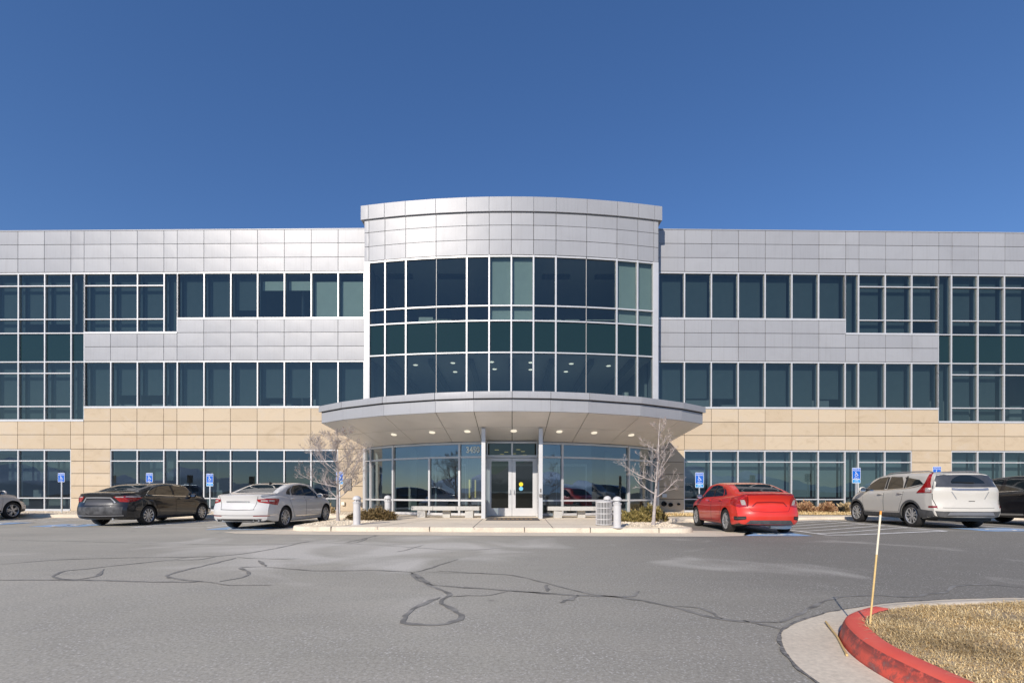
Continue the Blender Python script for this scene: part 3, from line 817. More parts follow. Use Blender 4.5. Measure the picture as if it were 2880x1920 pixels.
KP = fillet([(-46,20.9),(-6.55,20.9),(-6.55,13.75),(5.22,13.25),(5.22,18.4),(46,18.4)], [0,.35,.75,.7,.8,0])
KP = resamp(KP, 0.8)
kb = MB(); strip3(kb, KP, [(-0.012,-0.05),(0.0,0.02),(0.012,HP-0.025),(0.03,HP-0.004),(0.06,HP+0.003),(0.16,HP+0.003),(0.16,-0.05)], lambda x, y: hp(x) )
struct('kerb', kb, M['kerb'], smooth=40, recalc=False)
gt = MB(); strip3(gt, [p for p in KP if p.x < -6.9 or p.x > 6.3], [(-0.42,0.008),(-0.004,0.02)], gz) if False else None
KL = [p for p in KP if p.x < -7.0]; KR = [p for p in KP if p.x > 6.2]
for pth in (KL, KR): strip3(gt, pth, [(-0.40,0.006),(-0.010,0.022)], gz)
front = fillet([(-6.3,13.9),(-6.4,13.62),(5.15,13.12),(5.0,13.5)], [0,.2,.2,0])
fo = [(-8.2,13.55),(-7.6,13.05),(-6.3,12.78),(0,12.42),(5.3,12.35),(6.1,12.6),(6.75,13.3),(6.9,14.0)]
gt.quad([(p[0],p[1],0.006) for p in fo] + [(5.235,14.2,0.020)] + [(p.x,p.y,0.020) for p in reversed([q for q in KP if -6.6 < q.x < 5.3 and q.y < 14.2])] + [(-6.565,14.4,0.02)])
struct('gutter', gt, M['gutter'], recalc=False)
inn = miter(KP, 0.163)
pv = MB()
ring = [(p.x, p.y) for p in inn if -6.5 < p.x < 5.2 and p.y < 20.0]
pv.prism([(-6.387,24.0)] + ring + [(5.057,20.0),(5.057,24.0)], 0.0, HP)
n0 = 24
xsr = np.linspace(5.06, 46, 60)
pv.grid([[(x, y, HP+hp(x)) for x in xsr] for y in (18.566, 20.0)])
struct('pavement', pv, M['walk'])
jt = MB()
for (x0,y0),(x1,y1) in (((-3.9,13.5),(-2.6,19.3)),((-1.1,13.4),(-1.1,18.1)),((1.15,13.4),(1.25,18.1)),((3.0,14.8),(-3.8,15.1)),((3.3,17.0),(-4.3,17.2))):
    a, b = Vector((x0,y0)), Vector((x1,y1)); nn = (b-a).normalized(); nn = Vector((-nn.y,nn.x))*0.009
    jt.quad([(a+nn).to_tuple()+(HP+.003,), (b+nn).to_tuple()+(HP+.003,), (b-nn).to_tuple()+(HP+.003,), (a-nn).to_tuple()+(HP+.003,)])
for x in np.arange(6.5, 46, 1.5):
    jt.quad([(x-.008,18.57,HP+hp(x)+.003),(x+.008,18.57,HP+hp(x)+.003),(x+.008,20,HP+hp(x)+.003),(x-.008,20,HP+hp(x)+.003)])
struct('pavement_joints', jt, M['joint'], recalc=False)
kj = MB()
for x in (-5.2,-2.35,0.35,2.2,4.1):
    y = 13.75-(x+6.55)*0.0425
    kj.box(x-.006, x+.006, y-.016, y+.165, 0.02, HP+.006)
struct('kerb_joints', kj, M['joint'])

# gravel beds
def gravel(name, poly, z, count, zf=None, size=(0.010,0.028)):
    P = np.array(poly); b0, b1 = P.min(0), P.max(0)
    def inside(x, y):
        c = False; j = len(P)-1
        for i in range(len(P)):
            if (P[i,1] > y) != (P[j,1] > y) and x < (P[j,0]-P[i,0])*(y-P[i,1])/(P[j,1]-P[i,1])+P[i,0]: c = not c
            j = i
        return c
    mb = MB(); mb.prism([tuple(p) for p in poly], (lambda p: z-.12+(zf(p[0]) if zf else 0)), (lambda p: z+(zf(p[0]) if zf else 0)))
    k = 0
    while k < count:
        x, y = random.uniform(b0[0], b1[0]), random.uniform(b0[1], b1[1])
        if not inside(x, y): continue
        k += 1
        r = random.uniform(*size); h = r*random.uniform(.5,.9); a = random.uniform(0,6.28); e = random.uniform(.6,1)
        zz = z + (zf(x) if zf else 0) + h*0.3
        n = len(mb.v)
        for q in range(5):
            w = a + q*1.2566; rr = r*random.uniform(.75,1.15)
            mb.v.append((x+rr*math.cos(w), y+rr*e*math.sin(w), zz+random.uniform(-.2,.2)*h))
        mb.v.append((x+random.uniform(-.3,.3)*r, y+random.uniform(-.3,.3)*r, zz+h)); mb.v.append((x, y, zz-h))
        for q in range(5):
            q2 = (q+1) % 5
            mb.f.append((n+q, n+q2, n+5)); mb.mi.append(0); mb.f.append((n+q2, n+q, n+6)); mb.mi.append(0)
    o = obj(name, mb, M['gravel'], recalc=False); o['kind'] = 'stuff'; return o
M['gravel'] = principled('pale_gravel', (0.70,0.595,0.45), 0.85, island=0.36, noise=0.15, nscale=3)
gravel('gravel', [(-6.38,14.6),(-6.2,13.98),(-5.4,13.88),(-4.95,14.2),(-4.62,15.4),(-4.45,17.3),(-4.75,18.6),(-6.38,21.0)], HP+.012, 3600)
gravel('gravel', [(3.32,13.62),(4.55,13.52),(5.03,13.9),(5.05,18.4),(5.0,19.2),(4.0,18.6),(3.4,17.2),(3.2,15.0)], HP+.012, 2800)
gravel('gravel', [(-46,21.07),(-6.4,21.07),(-6.4,24.05),(-46,24.6)], HP+.010, 2600, size=(.015,.04))
gravel('gravel', [(5.06,22.5),(46,22.7),(46,24.9),(5.06,24.05)], HP+.03, 500, hp, (.015,.04))

# painted lines and pads
mk = MB(); bl = MB()
def line(mb, a, b, w=0.115, z=0.006):
    pts = resamp([a, b], 0.4); nn = (Vector(b)-Vector(a)).normalized(); nn = Vector((-nn.y, nn.x))*w/2
    mb.grid([[(p.x+nn.x, p.y+nn.y, gz(p.x+nn.x,p.y+nn.y)+z), (p.x-nn.x, p.y-nn.y, gz(p.x-nn.x,p.y-nn.y)+z)] for p in pts])
for x in (-24.6,-21.9,-19.2,-17.6,-14.9,-12.1,-9.75,-6.95): line(mk, (x,15.2), (x,20.4))
for x in (8.55,11.75,14.8,17.5,20.2,22.9,25.6): line(mk, (x,12.9), (x,17.9))
def hatch(xa, xb, ya, yb, n):
    line(mk, (xa,ya), (xb,ya))
    for k in range(n):
        y = ya + 0.5 + k*(yb-ya)/n; line(mk, (xa,y), (xb,min(y+0.75,yb)), 0.09)
hatch(8.55,11.75,12.9,17.9,6); hatch(-12.1,-9.75,15.2,20.4,6); hatch(-19.2,-17.6,15.2,20.4,6)
def disabled_symbol(mb, F3, s=1.0):
    def poly(pts): mb.quad([F3(x*s, y*s) for x, y in pts])
    def ringp(cx, cy, r0, r1, a0, a1, n=14):
        A = [(cx+r1*math.cos(R(a0+(a1-a0)*k/n)), cy+r1*math.sin(R(a0+(a1-a0)*k/n))) for k in range(n+1)]
        B = [(cx+r0*math.cos(R(a0+(a1-a0)*k/n)), cy+r0*math.sin(R(a0+(a1-a0)*k/n))) for k in range(n+1)]
        for k in range(n): poly([A[k], A[k+1], B[k+1], B[k]])
    ringp(-.12,.40,0.0,.085,0,360)                          # head
    poly([(-.17,.30),(-.07,.30),(-.02,-.02),(-.12,-.02)])    # back
    poly([(-.07,.18),(.16,.18),(.16,.11),(-.06,.11)])        # arm
    poly([(-.11,.06),(.22,.06),(.20,-.03),(-.12,-.03)])      # thigh
    poly([(.14,.05),(.22,.06),(.34,-.28),(.25,-.30)])        # shin
    poly([(.25,-.22),(.42,-.17),(.44,-.25),(.27,-.31)])      # foot
    ringp(-.04,-.15,.20,.27,100,345)                         # wheel
for px, y in ((-18.4,17.0),(-14.9,16.1),(-8.4,14.95),(7.1,13.2),(13.7,13.5)):
    gq = lambda a, b: (a, b, gz(a,b)+0.006)
    bl.grid([[gq(px+dx, y+dy) for dx in np.linspace(-.85,.85,5)] for dy in np.linspace(-.6,.6,5)])
    disabled_symbol(mk, lambda a, b: (px+a*1.2, y+b*1.2, gz(px+a,y+b)+0.011))
struct('road_marking', mk, M['marking'], recalc=False)
struct('blue_parking_pads', bl, M['blue_mark'], recalc=False)

# tar-sealed cracks, traced on the ground
tar = MB()
def crack(pts, w, ox=0, oy=1480, k=1.6333):
    g = []
    for x, y in pts:
        u, v = (ox + x/k)*0.81667, (oy + y/k)*0.81667
        g.append(ground_at(u, v))
    g = [Vector(p) for p in g]
    # smooth and jitter
    P = []
    for i in range(len(g)-1):
        p0, p1, p2, p3 = g[max(i-1,0)], g[i], g[i+1], g[min(i+2,len(g)-1)]
        m = max(3, int((p2-p1).length/0.12)); m = min(m, 40)
        for j in range(m):
            t = j/m
            q = 0.5*((2*p1)+(p2-p0)*t+(2*p0-5*p1+4*p2-p3)*t*t+(3*p1-p0-3*p2+p3)*t**3)
            P.append(q + Vector((random.uniform(-1,1), random.uniform(-1,1)))*0.017)
    P.append(g[-1])
    rows = []
    for i, p in enumerate(P):
        d = (P[min(i+1,len(P)-1)] - P[max(i-1,0)]); d = d.normalized() if d.length > 0 else Vector((1,0))
        nn = Vector((-d.y, d.x)); ww = w*random.uniform(.18,.50)*min(1, .35+min(i, len(P)-1-i)*.2)
        rows.append([((p+nn*ww).x,(p+nn*ww).y,0.004),((p-nn*ww).x,(p-nn*ww).y,0.004)])
    tar.grid(rows)
L_ = [([(0,250),(160,250),(340,250),(520,252),(700,258),(880,258),(930,255)],.07),([(985,262),(1060,272),(1250,272)],.05),
 ([(480,198),(465,215),(430,235),(340,248),(265,242),(255,225),(300,208),(400,198),(560,180),(700,165),(770,158)],.06),
 ([(770,160),(860,145),(980,140),(930,152),(860,156),(775,161)],.05),
 ([(0,178),(300,155),(600,147),(1010,138),(1250,105),(1420,70),(1500,66)],.055),
 ([(1090,145),(950,180),(800,215),(768,230),(800,242),(920,255),(1000,262)],.07),
 ([(1375,150),(1190,150),(1090,143)],.06),([(1185,158),(1205,170),(1220,185)],.10),
 ([(1220,186),(1110,190),(1128,205),(1147,216),(1110,236),(1010,255)],.08),
 ([(1215,187),(1400,202),(1500,205),(1700,203),(1830,206),(1893,212)],.055),
 ([(1893,212),(1908,238),(1960,265),(2020,288),(2062,315),(2018,345),(2062,372),(2115,405),(2085,440),(1980,455),(1850,442),(1868,410),(1920,370),(1980,340),(2022,326)],.085),
 ([(1893,212),(1945,245),(1990,272)],.10),
 ([(1980,267),(2100,278),(2352,295),(2560,309)],.07),([(2040,325),(2150,318),(2250,315),(2330,297)],.04),
 ([(1895,212),(1940,203),(2020,178),(2105,150)],.05),([(1590,75),(1650,62),(1740,40)],.06),([(1590,75),(1640,74),(1690,55)],.05),
 ([(0,65),(350,72),(700,80),(1200,86),(1390,74),(1420,70)],.035),([(1390,74),(1700,84),(2100,108),(2352,95)],.03),
 ([(1820,118),(1880,105),(1950,84)],.04),([(600,27),(622,22)],.05),([(965,38),(1030,28)],.04),([(1940,208),(2050,214),(2260,215)],.02)]
R_ = [([(0,297),(200,310),(350,318),(470,322),(600,340),(730,365),(850,400),(950,422),(1100,435),(1222,438)],.075),
 ([(1222,438),(1290,410),(1400,358),(1480,330),(1560,315),(1700,315),(1830,320),(1920,306),(1990,298),(2040,270),(2150,262),(2352,275)],.06),
 ([(-340,205),(-150,215),(0,225),(100,245),(250,285),(370,310),(470,322),(550,318),(585,295)],.06),([(160,268),(162,298)],.12),([(310,318),(265,335),(225,350)],.11),
 ([(740,366),(850,372),(910,388),(970,424)],.05),([(1060,432),(1150,450),(1240,470)],.07)]
for p, w in L_: crack(p, w)
for p, w in R_: crack(p, w, 1440)
struct('tar_seams', tar, M['tar'], recalc=False)

# ------------------------------------------------------------------ planted island at the near right
KI = fillet([(2.225,-3.0),(2.21,2.45),(2.27,3.15),(2.56,3.80),(3.1,4.22),(3.95,4.42),(6.2,4.62),(12,4.75)], [0,.4,.3,.28,.35,.4,1.0,0], 6)
KI = resamp(KI, 0.10)
cut = 3.13
def island_red():
    m, nt, N, L, b = new_mat('red_kerb_paint')
    tc = N.new('ShaderNodeTexCoord'); v = tc.outputs['Object']
    g = N.new('ShaderNodeNewGeometry'); sx = N.new('ShaderNodeSeparateXYZ'); L.new(g.outputs['True Normal'], sx.inputs[0])
    sp = N.new('ShaderNodeSeparateXYZ'); L.new(v, sp.inputs[0])
    a = noise(N, L, v, 9, 7, 0.7, 0.4); f = noise(N, L, v, 3, 5, 0.6)
    c = mixc(N, L, mrange(N, L, f.outputs['Fac'], .35, .7, 0, .5), (0.84,0.105,0.065), (0.88,0.19,0.13))
    c = mixc(N, L, mrange(N, L, a.outputs['Fac'], .62, .68, 0, .75), c, (0.62,0.40,0.34))
    # tyre scuffs along the upper edge of the face
    side_ = mrange(N, L, sx.outputs['Z'], .75, .35, 0, 1)
    edge = mrange(N, L, sp.outputs['Z'], .07, .13, 0, 1)
    sc = noise(N, L, v, 14, 6, .75)
    s1 = N.new('ShaderNodeMath'); s1.operation = 'MULTIPLY'; L.new(side_, s1.inputs[0]); L.new(edge, s1.inputs[1])
    s2 = N.new('ShaderNodeMath'); s2.operation = 'MULTIPLY'; L.new(s1.outputs[0], s2.inputs[0]); L.new(mrange(N, L, sc.outputs['Fac'], .36, .50, 0, .95), s2.inputs[1])
    c = mixc(N, L, s2.outputs[0], c, (0.035,0.03,0.033))
    s3 = N.new('ShaderNodeMath'); s3.operation = 'MULTIPLY'; L.new(side_, s3.inputs[0]); L.new(mrange(N, L, a.outputs['Fac'], .50, .60, 0, .62), s3.inputs[1])
    c = mixc(N, L, s3.outputs[0], c, (0.14,0.09,0.085))
    L.new(c, b.inputs['Base Color']); b.inputs['Roughness'].default_value = 0.55
    bp = N.new('ShaderNodeBump'); bp.inputs['Strength'].default_value = .35; bp.inputs['Distance'].default_value = .006
    L.new(a.outputs['Fac'], bp.inputs['Height']); L.new(bp.outputs[0], b.inputs['Normal'])
    return m
prof = [(0.0,-.03),(-.012,.03),(-.03,.105),(-.045,.135),(-.07,.15),(-.16,.152),(-.172,.145),(-.172,-.03)]
# island lies on the right of the path: offsets to the right are negative, so the face is at 0
i_end = max(i for i, p in enumerate(KI) if p.x < cut+.05)
kr = MB(); strip3(kr, KI[:i_end+1], prof); struct('red_kerb', kr, island_red(), smooth=35, recalc=False)
kg = MB(); strip3(kg, KI[i_end:], prof); struct('kerb', kg, M['kerb'], smooth=35, recalc=False)
go = [(1.78,-3),(1.79,2.6),(1.83,3.05),(1.92,3.35),(2.03,3.6),(2.18,3.87),(2.45,4.12),(2.98,4.5),(3.85,4.88),(4.66,5.06),(5.54,5.16),(12,5.3)]
go = resamp(fillet(go, .12, 3), .12)
gg = MB()
gg.quad([(p.x+random.uniform(-.012,.012), p.y+random.uniform(-.012,.012), 0.005) for p in go] + [(p.x, p.y, 0.014) for p in reversed(KI)])
struct('gutter', gg, M['gutter'], recalc=False)
ed = MB()
rows = []
for i, p in enumerate(go):
    d = (go[min(i+1,len(go)-1)]-go[max(i-1,0)]).normalized(); nn = Vector((-d.y,d.x)); w = random.uniform(.008,.03)
    rows.append([(p.x+nn.x*w, p.y+nn.y*w, .0085),(p.x-nn.x*.006, p.y-nn.y*.006, .0085)])
ed.grid(rows); struct('pavement_edge_crack', ed, principled('edge_grit', (0.20,0.185,0.165), .95, noise=.6, nscale=25), recalc=False)
soil_in = [Vector((p.x,p.y)) for p in miter(KI, -0.17)]
sl_ = MB(); sl_.quad([(p.x,p.y,.135) for p in soil_in] + [(12,-3,.15)])
struct('island_soil', sl_, principled('dry_soil', (0.42,0.31,0.185), .95, noise=.35, nscale=5), recalc=False)
sw = MB(); sw.prism([(4.98,4.36),(5.10,4.05),(12,2.6),(12,4.5),(6.2,4.42)], .05, .175)
struct('pavement', sw, M['walk'], bevel=.01)

def blades(name, inside, bbox, count, z, hmin, hmax, lean, col, seed, zf=None, width=.0021):
    g = np.random.default_rng(seed); V = []; Fc = []; k = 0
    while k < count:
        x, y = g.uniform(bbox[0], bbox[1]), g.uniform(bbox[2], bbox[3])
        if not inside(x, y): continue
        q_ = math.sin(x*2.3+1.7*math.sin(y*1.9+.6))*math.sin(y*3.1+1.2*math.sin(x*1.4))
        if q_ > .45 and g.uniform() < (q_-.45)*1.6: continue      # thin, trodden spots
        k += 1
        h = g.uniform(hmin, hmax)*(1+.35*math.sin(x*5.1+y*3.7)); a = g.uniform(0, 6.283); l = g.uniform(*lean)*h; w = width*g.uniform(.7,1.5)
        dx, dy = math.cos(a), math.sin(a); px, py = -dy*w, dx*w
        zz = z + (zf(x) if zf else 0) - .004
        c1 = g.uniform(.3,.6)
        n = len(V)
        V += [(x-px,y-py,zz),(x+px,y+py,zz),(x+dx*l*.35+px*.8,y+dy*l*.35+py*.8,zz+h*.62),(x+dx*l*.35-px*.8,y+dy*l*.35-py*.8,zz+h*.62),(x+dx*l,y+dy*l,zz+h*(1-.45*min(1,l/h)))]
        Fc += [(n,n+1,n+2,n+3),(n+3,n+2,n+4)]
    mb = MB(); mb.v = V; mb.f = Fc; mb.mi = [0]*len(Fc)
    o = obj(name, mb, col, recalc=False); o['kind'] = 'stuff'; return o
def mat_dry(name, c0, c1, c2):
    m, nt, N, L, b = new_mat(name)
    g = N.new('ShaderNodeNewGeometry'); r = ramp(N, [(0,c0),(.5,c1),(1,c2)]); L.new(g.outputs['Random Per Island'], r.inputs['Fac'])
    tc = N.new('ShaderNodeTexCoord'); n = noise(N, L, tc.outputs['Object'], 1.8, 4, .6)
    c = mixc(N, L, mrange(N, L, n.outputs['Fac'], .45, .68, 0, .75), r.outputs[0], (0.34,0.235,0.11))
    L.new(c, b.inputs['Base Color']); b.inputs['Roughness'].default_value = .75
    return m
M['grass'] = mat_dry('dry_grass', (0.62,0.415,0.165), (0.80,0.575,0.27), (0.95,0.765,0.44))
def line_y(x): # inner edge of the island kerb
    return None
inner_poly = [(p.x,p.y) for p in soil_in if p.y > .5] 
def in_island(x, y):
    if y < 1.9: return False
    P = inner_poly + [(12,.5)]
    c = False; j = len(P)-1
    for i in range(len(P)):
        if (P[i][1] > y) != (P[j][1] > y) and x < (P[j][0]-P[i][0])*(y-P[i][1])/(P[j][1]-P[i][1])+P[i][0]: c = not c
        j = i
    if not c: return False
    return not (x > 4.9 and y > 4.36-(x-4.98)*.26-.25)
inner_poly = inner_poly[::3]
blades('grass', in_island, (2.3,5.2,1.9,4.5), 38000, .135, .014, .048, (.8,2.8), M['grass'], 3)
blades('grass', lambda x, y: True, (5.2,20,20.05,22.45), 7000, HP+.02, .04, .11, (.3,1.2), M['grass'], 5, hp, .012)
gs = MB(); xsr = np.linspace(5.06, 46, 50)
gs.grid([[(x, y, HP+.015+hp(x)) for x in xsr] for y in (20.004, 22.52)])
struct('lawn', gs, principled('dry_lawn', (0.42,0.33,0.19), .95, noise=.3, nscale=3), recalc=False)

# hills on the far side of the valley (they show in the glass)
hm = MB(); rows = []
xs_ = np.linspace(-2600, 2600, 160)
def ridge(x): 
    return 95 + 45*math.sin(x*.0021+1) + 32*math.sin(x*.0067+.4) + 14*math.sin(x*.021) + 8*math.sin(x*.05+2)
for k in range(9):
    t = k/8
    rows.append([(x, -1700-t*600, -5 + ridge(x)*t**1.2 + (6*math.sin(x*.09+k*2)+4*math.sin(x*.23+k))*t*(1-t)*3) for x in xs_])
hm.grid(rows)
def mat_hills():
    m, nt, N, L, b = new_mat('snowy_hills')
    tc = N.new('ShaderNodeTexCoord'); v = tc.outputs['Object']; sx = N.new('ShaderNodeSeparateXYZ'); L.new(v, sx.inputs[0])
    n = noise(N, L, v, .012, 8, .65)
    a = N.new('ShaderNodeMath'); a.operation = 'MULTIPLY_ADD'; a.inputs[1].default_value = 70; L.new(n.outputs['Fac'], a.inputs[0]); L.new(sx.outputs['Z'], a.inputs[2])
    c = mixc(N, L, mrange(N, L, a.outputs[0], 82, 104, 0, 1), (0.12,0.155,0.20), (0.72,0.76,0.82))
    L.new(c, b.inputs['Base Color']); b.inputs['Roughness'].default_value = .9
    b.inputs['Emission Color'].default_value = (.20,.29,.38,1); b.inputs['Emission Strength'].default_value = .95   # added glow that paints haze over the backlit slopes
    return m
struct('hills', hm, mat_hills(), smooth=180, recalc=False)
# ------------------------------------------------------------------ bollards
def bollard(label, loc, first=None):
    if first: return dup(first, loc, 0, label)
    t = thing('bollard', label, 'bollard', loc, 0, 'domed bollards flanking the entrance walk')
    b = MB(); b.lathe([(0,0),(.165,0),(.165,.016),(.108,.02),(.108,.63),(.113,.635),(.113,.655),(.126,.66),(.126,.69),(.113,.695),(0,.695)], 28)
    obj('post', b, M['bollard'], t, smooth=35)
    c = MB(); c.lathe([(0,.70),(.085,.70),(.085,.762),(0,.762)], 20); 
    for k in range(3):
        w = k*2.094+.5; c.box(.10*math.cos(w)-.012,.10*math.cos(w)+.012,.10*math.sin(w)-.012,.10*math.sin(w)+.012,.69,.77)
    obj('light_gap', c, M['bollard'], t, smooth=35)
    d = MB(); d.lathe([(0,.758),(.122,.758),(.128,.765),(.128,.785)] + [(.126*math.cos(R(a)), .785+.10*math.sin(R(a))) for a in range(6,90,9)] + [(0,.886)], 28)
    obj('dome', d, M['bollard'], t, smooth=40)
    return t
B0 = bollard('grey domed bollard in front of the left gravel bed and its bare tree', (-4.75,14.6,HP))
bollard('grey domed bollard behind the dark juniper, nearest the left bench', (-4.47,17.15,HP), B0)
bollard('grey domed bollard beside the slatted bin, nearest the kerb', (2.97,13.45,HP), B0)
bollard('grey domed bollard whose dome shows above the slatted bin', (3.16,15.8,HP), B0)
# slatted litter bin
t = thing('litter_bin', 'round grey slatted metal litter bin in front of the right bench', 'litter bin', (2.80,14.5,HP))
s = MB()
for k in range(34):
    a = 2*math.pi*k/34; M4 = Matrix.Rotation(a, 4, 'Z') @ Matrix.Translation((.245,0,0))
    q = MB(); q.box(-.004,.004,-.009,.009,.03,.72); s.add(q, M4)
obj('slats', s, M['bollard'], t)
r = MB()
for z in (.03,.19,.36,.53,.70): r.lathe([(.238,z-.012),(.256,z-.012),(.256,z+.012),(.238,z+.012)], 34, close=True)
obj('hoop', r, M['bollard'], t, smooth=30)
l = MB(); l.lathe([(.15,.03),(.215,.03),(.215,.69),(.15,.69)], 24); obj('liner', l, M['dark'], t, smooth=30)
l = MB(); l.lathe([(.13,.735),(.262,.715),(.262,.735),(.13,.755)], 34, close=True); obj('rim', l, M['bollard'], t, smooth=30)
# concrete benches
def bench(label, loc, rz, first=None):
    if first: return dup(first, loc, rz, label)
    t = thing('bench', label, 'bench', loc, rz, 'concrete benches either side of the doors')
    s = MB()
    xs = [-1.36,-.46,.46,1.36]; ys = [.10,-.02,-.02,.10]
    for k in range(3):
        x0, x1 = xs[k]+.004, xs[k+1]-.004
        s.hexa([(x0,ys[k]-.22,.29),(x1,ys[k+1]-.22,.29),(x1,ys[k+1]+.22,.29),(x0,ys[k]+.22,.29),(x0,ys[k]-.22,.45),(x1,ys[k+1]-.22,.45),(x1,ys[k+1]+.22,.45),(x0,ys[k]+.22,.45)])
    obj('seat', s, M['bench'], t, bevel=.018)
    for x, y in ((-.95,.02),(.95,.02)):
        b = MB(); b.box(x-.16,x+.16,y-.15,y+.15,0,.288); obj('leg', b, M['bench'], t, bevel=.008)
    b = MB(); b.box(-.13,.17,.02,.22,0,.288); obj('leg', b, M['bench'], t, bevel=.008)
    return t
b0 = bench('pale concrete bench under the window marked 3450', (-2.62,18.85,HP), R(-4))
bench('pale concrete bench partly hidden by the slatted litter bin', (2.74,18.85,HP), R(4), b0)
# door mat
t = thing('door_mat', 'dark entrance mat with faded tan print in front of the glass doors', 'door mat', (0.03,17.75,HP))
m = MB(); m.box(-.97,.97,-.88,.88,.002,.014); obj('mat', m, M['mat'], t, bevel=.004)
m = MB()
for k in range(9):
    x = -.66+k*.165; m.quad([(x-.05,-.35,.0165),(x+.06,-.42,.0165),(x+.05,.28,.0165),(x-.06,.36,.0165)])
obj('print', m, M['tan_text'], t, recalc=False)

# ------------------------------------------------------------------ accessible parking signs
def sign(label, x, y, ztop, zb, van, w=.325, first=None):
    t = thing('parking_sign', label, 'parking sign', (x,y,zb), 0, 'blue reserved parking signs')
    H = ztop-zb; h = w*1.36
    p = MB(); p.box(-.025,.025,.006,.045,0,H-.03); obj('post', p, M['steel'], t, bevel=.004)
    def plate(name, cx, cz, ww, hh, border, field):
        def rr(a, b, r, y, n=4):
            pts = []
            for sx, sz, a0 in ((1,1,0),(-1,1,90),(-1,-1,180),(1,-1,270)):
                for k in range(n+1):
                    an = R(a0+90*k/n); pts.append((cx+sx*(a/2-r)+r*math.cos(an), y, cz+sz*(b/2-r)+r*math.sin(an)))
            return pts
        mb = MB(); A = rr(ww,hh,.028,0.0); B = rr(ww,hh,.028,.005); n = len(A)
        mb.quad(A); mb.quad(list(reversed(B)))
        for k in range(n): mb.quad([A[k],A[(k+1)%n],B[(k+1)%n],B[k]])
        o = obj(name, mb, border, t)
        f = MB(); f.quad(rr(ww-.024,hh-.024,.020,-.002)); obj('field', f, field, o, recalc=False)
        return o
    cz = H-h/2
    pl = plate('sign_plate', 0, cz, w, h, M['sign_white'], M['blue'])
    def F3(x0, z0): return lambda a, b: (x0+a, -.004, z0+b)
    lt = MB()
    lt.add(text_mb('RESERVED', w*.195, F3(0, cz+h*.40), font_w=.88)); lt.add(text_mb('PARKING', w*.21, F3(0, cz+h*.255), font_w=.95))
    lt.add(text_mb('ONLY', w*.21, F3(0, cz-h*.385), font_w=.95))
    obj('lettering', lt, M['sign_white'], pl, recalc=False)
    sy = MB(); f = F3(0, cz-h*.06); disabled_symbol(sy, lambda a, b: f(a*w*.62, b*w*.62)); obj('symbol', sy, M['sign_white'], pl, recalc=False)
    if van:
        vh = w*.46; pv = plate('van_plate', 0, cz-h/2-vh/2-.006, w, vh, M['sign_white'], M['cyan'])
        lt = MB(); zz = cz-h/2-vh/2-.006
        lt.add(text_mb('VAN', w*.20, F3(0, zz+vh*.16), font_w=1.1)); lt.add(text_mb('ACCESSIBLE', w*.13, F3(0, zz-vh*.2), font_w=.95))
        obj('lettering', lt, M['sign_white'], pv, recalc=False)
    return t
def at_px(px, y): return (px-1176)/FPX*y
ZS = .15
sign('blue reserved parking sign on a full-height post beside the white suv nose', at_px(140.6,23.0), 23.0, 2.06, ZS, False)
sign('blue reserved parking sign directly above the roof of the black sedan', at_px(343,23.0), 23.0, 2.06, ZS, False)
sign('blue reserved parking sign with van plate between the black and white sedans', at_px(481.7,22.6), 22.6, 2.02, ZS, True)
sign('blue reserved parking sign with van plate seen through the left bare tree', at_px(779.8,22.4), 22.4, 2.12, ZS, True)
sign('blue reserved parking sign with van plate beside the mirror of the red sedan', at_px(1606.5,20.15), 20.15, 2.01, ZS, True, .35)
sign('blue reserved parking sign with van plate above the bonnet of the pale suv', at_px(1967,20.15), 20.15, 2.22, ZS+.07, True, .355)
sign('blue reserved parking sign cut off by the roof of the pale suv', at_px(2152,20.15), 20.15, 2.28, ZS+.07, False, .355)

# ------------------------------------------------------------------ marker stakes by the red kerb
M['stake'] = principled('fibreglass_tan', (0.72,0.50,0.20), .5, noise=.1, nscale=20)
M['stake_white'] = principled('stake_cream', (0.82,0.74,0.56), .5); M['orange'] = principled('stake_orange', (0.85,0.36,0.06), .5)
t = thing('marker_stake', 'thin tan and white marker stake standing inside the red kerb', 'marker stake', (2.665,3.55,.13))
L0, L1 = Vector((0,0,0)), Vector((.128,.06,.86))
def seg(a, b): return [L0.lerp(L1, a), L0.lerp(L1, b)]
m = MB(); m.tube(seg(0,.62), .0065, 8); obj('rod', m, M['stake'], t, smooth=40)
m = MB(); m.tube(seg(.62,.965), .0068, 8); obj('pale_band', m, M['stake_white'], t, smooth=40)  # upper length of the rod in a paler cream
m = MB(); m.tube(seg(.965,1.0), .0068, 8); obj('tip', m, M['orange'], t, smooth=40)
t = tag(obj('fallen_stick', (lambda q: (q.tube([(2.70,4.10,.022),(2.50,3.66,.022),(2.285,3.25,.022)], .0075, 8), q)[1])(MB()), M['stake'], smooth=40), 'broken thin tan stick lying on the gutter below the red kerb', 'stick')

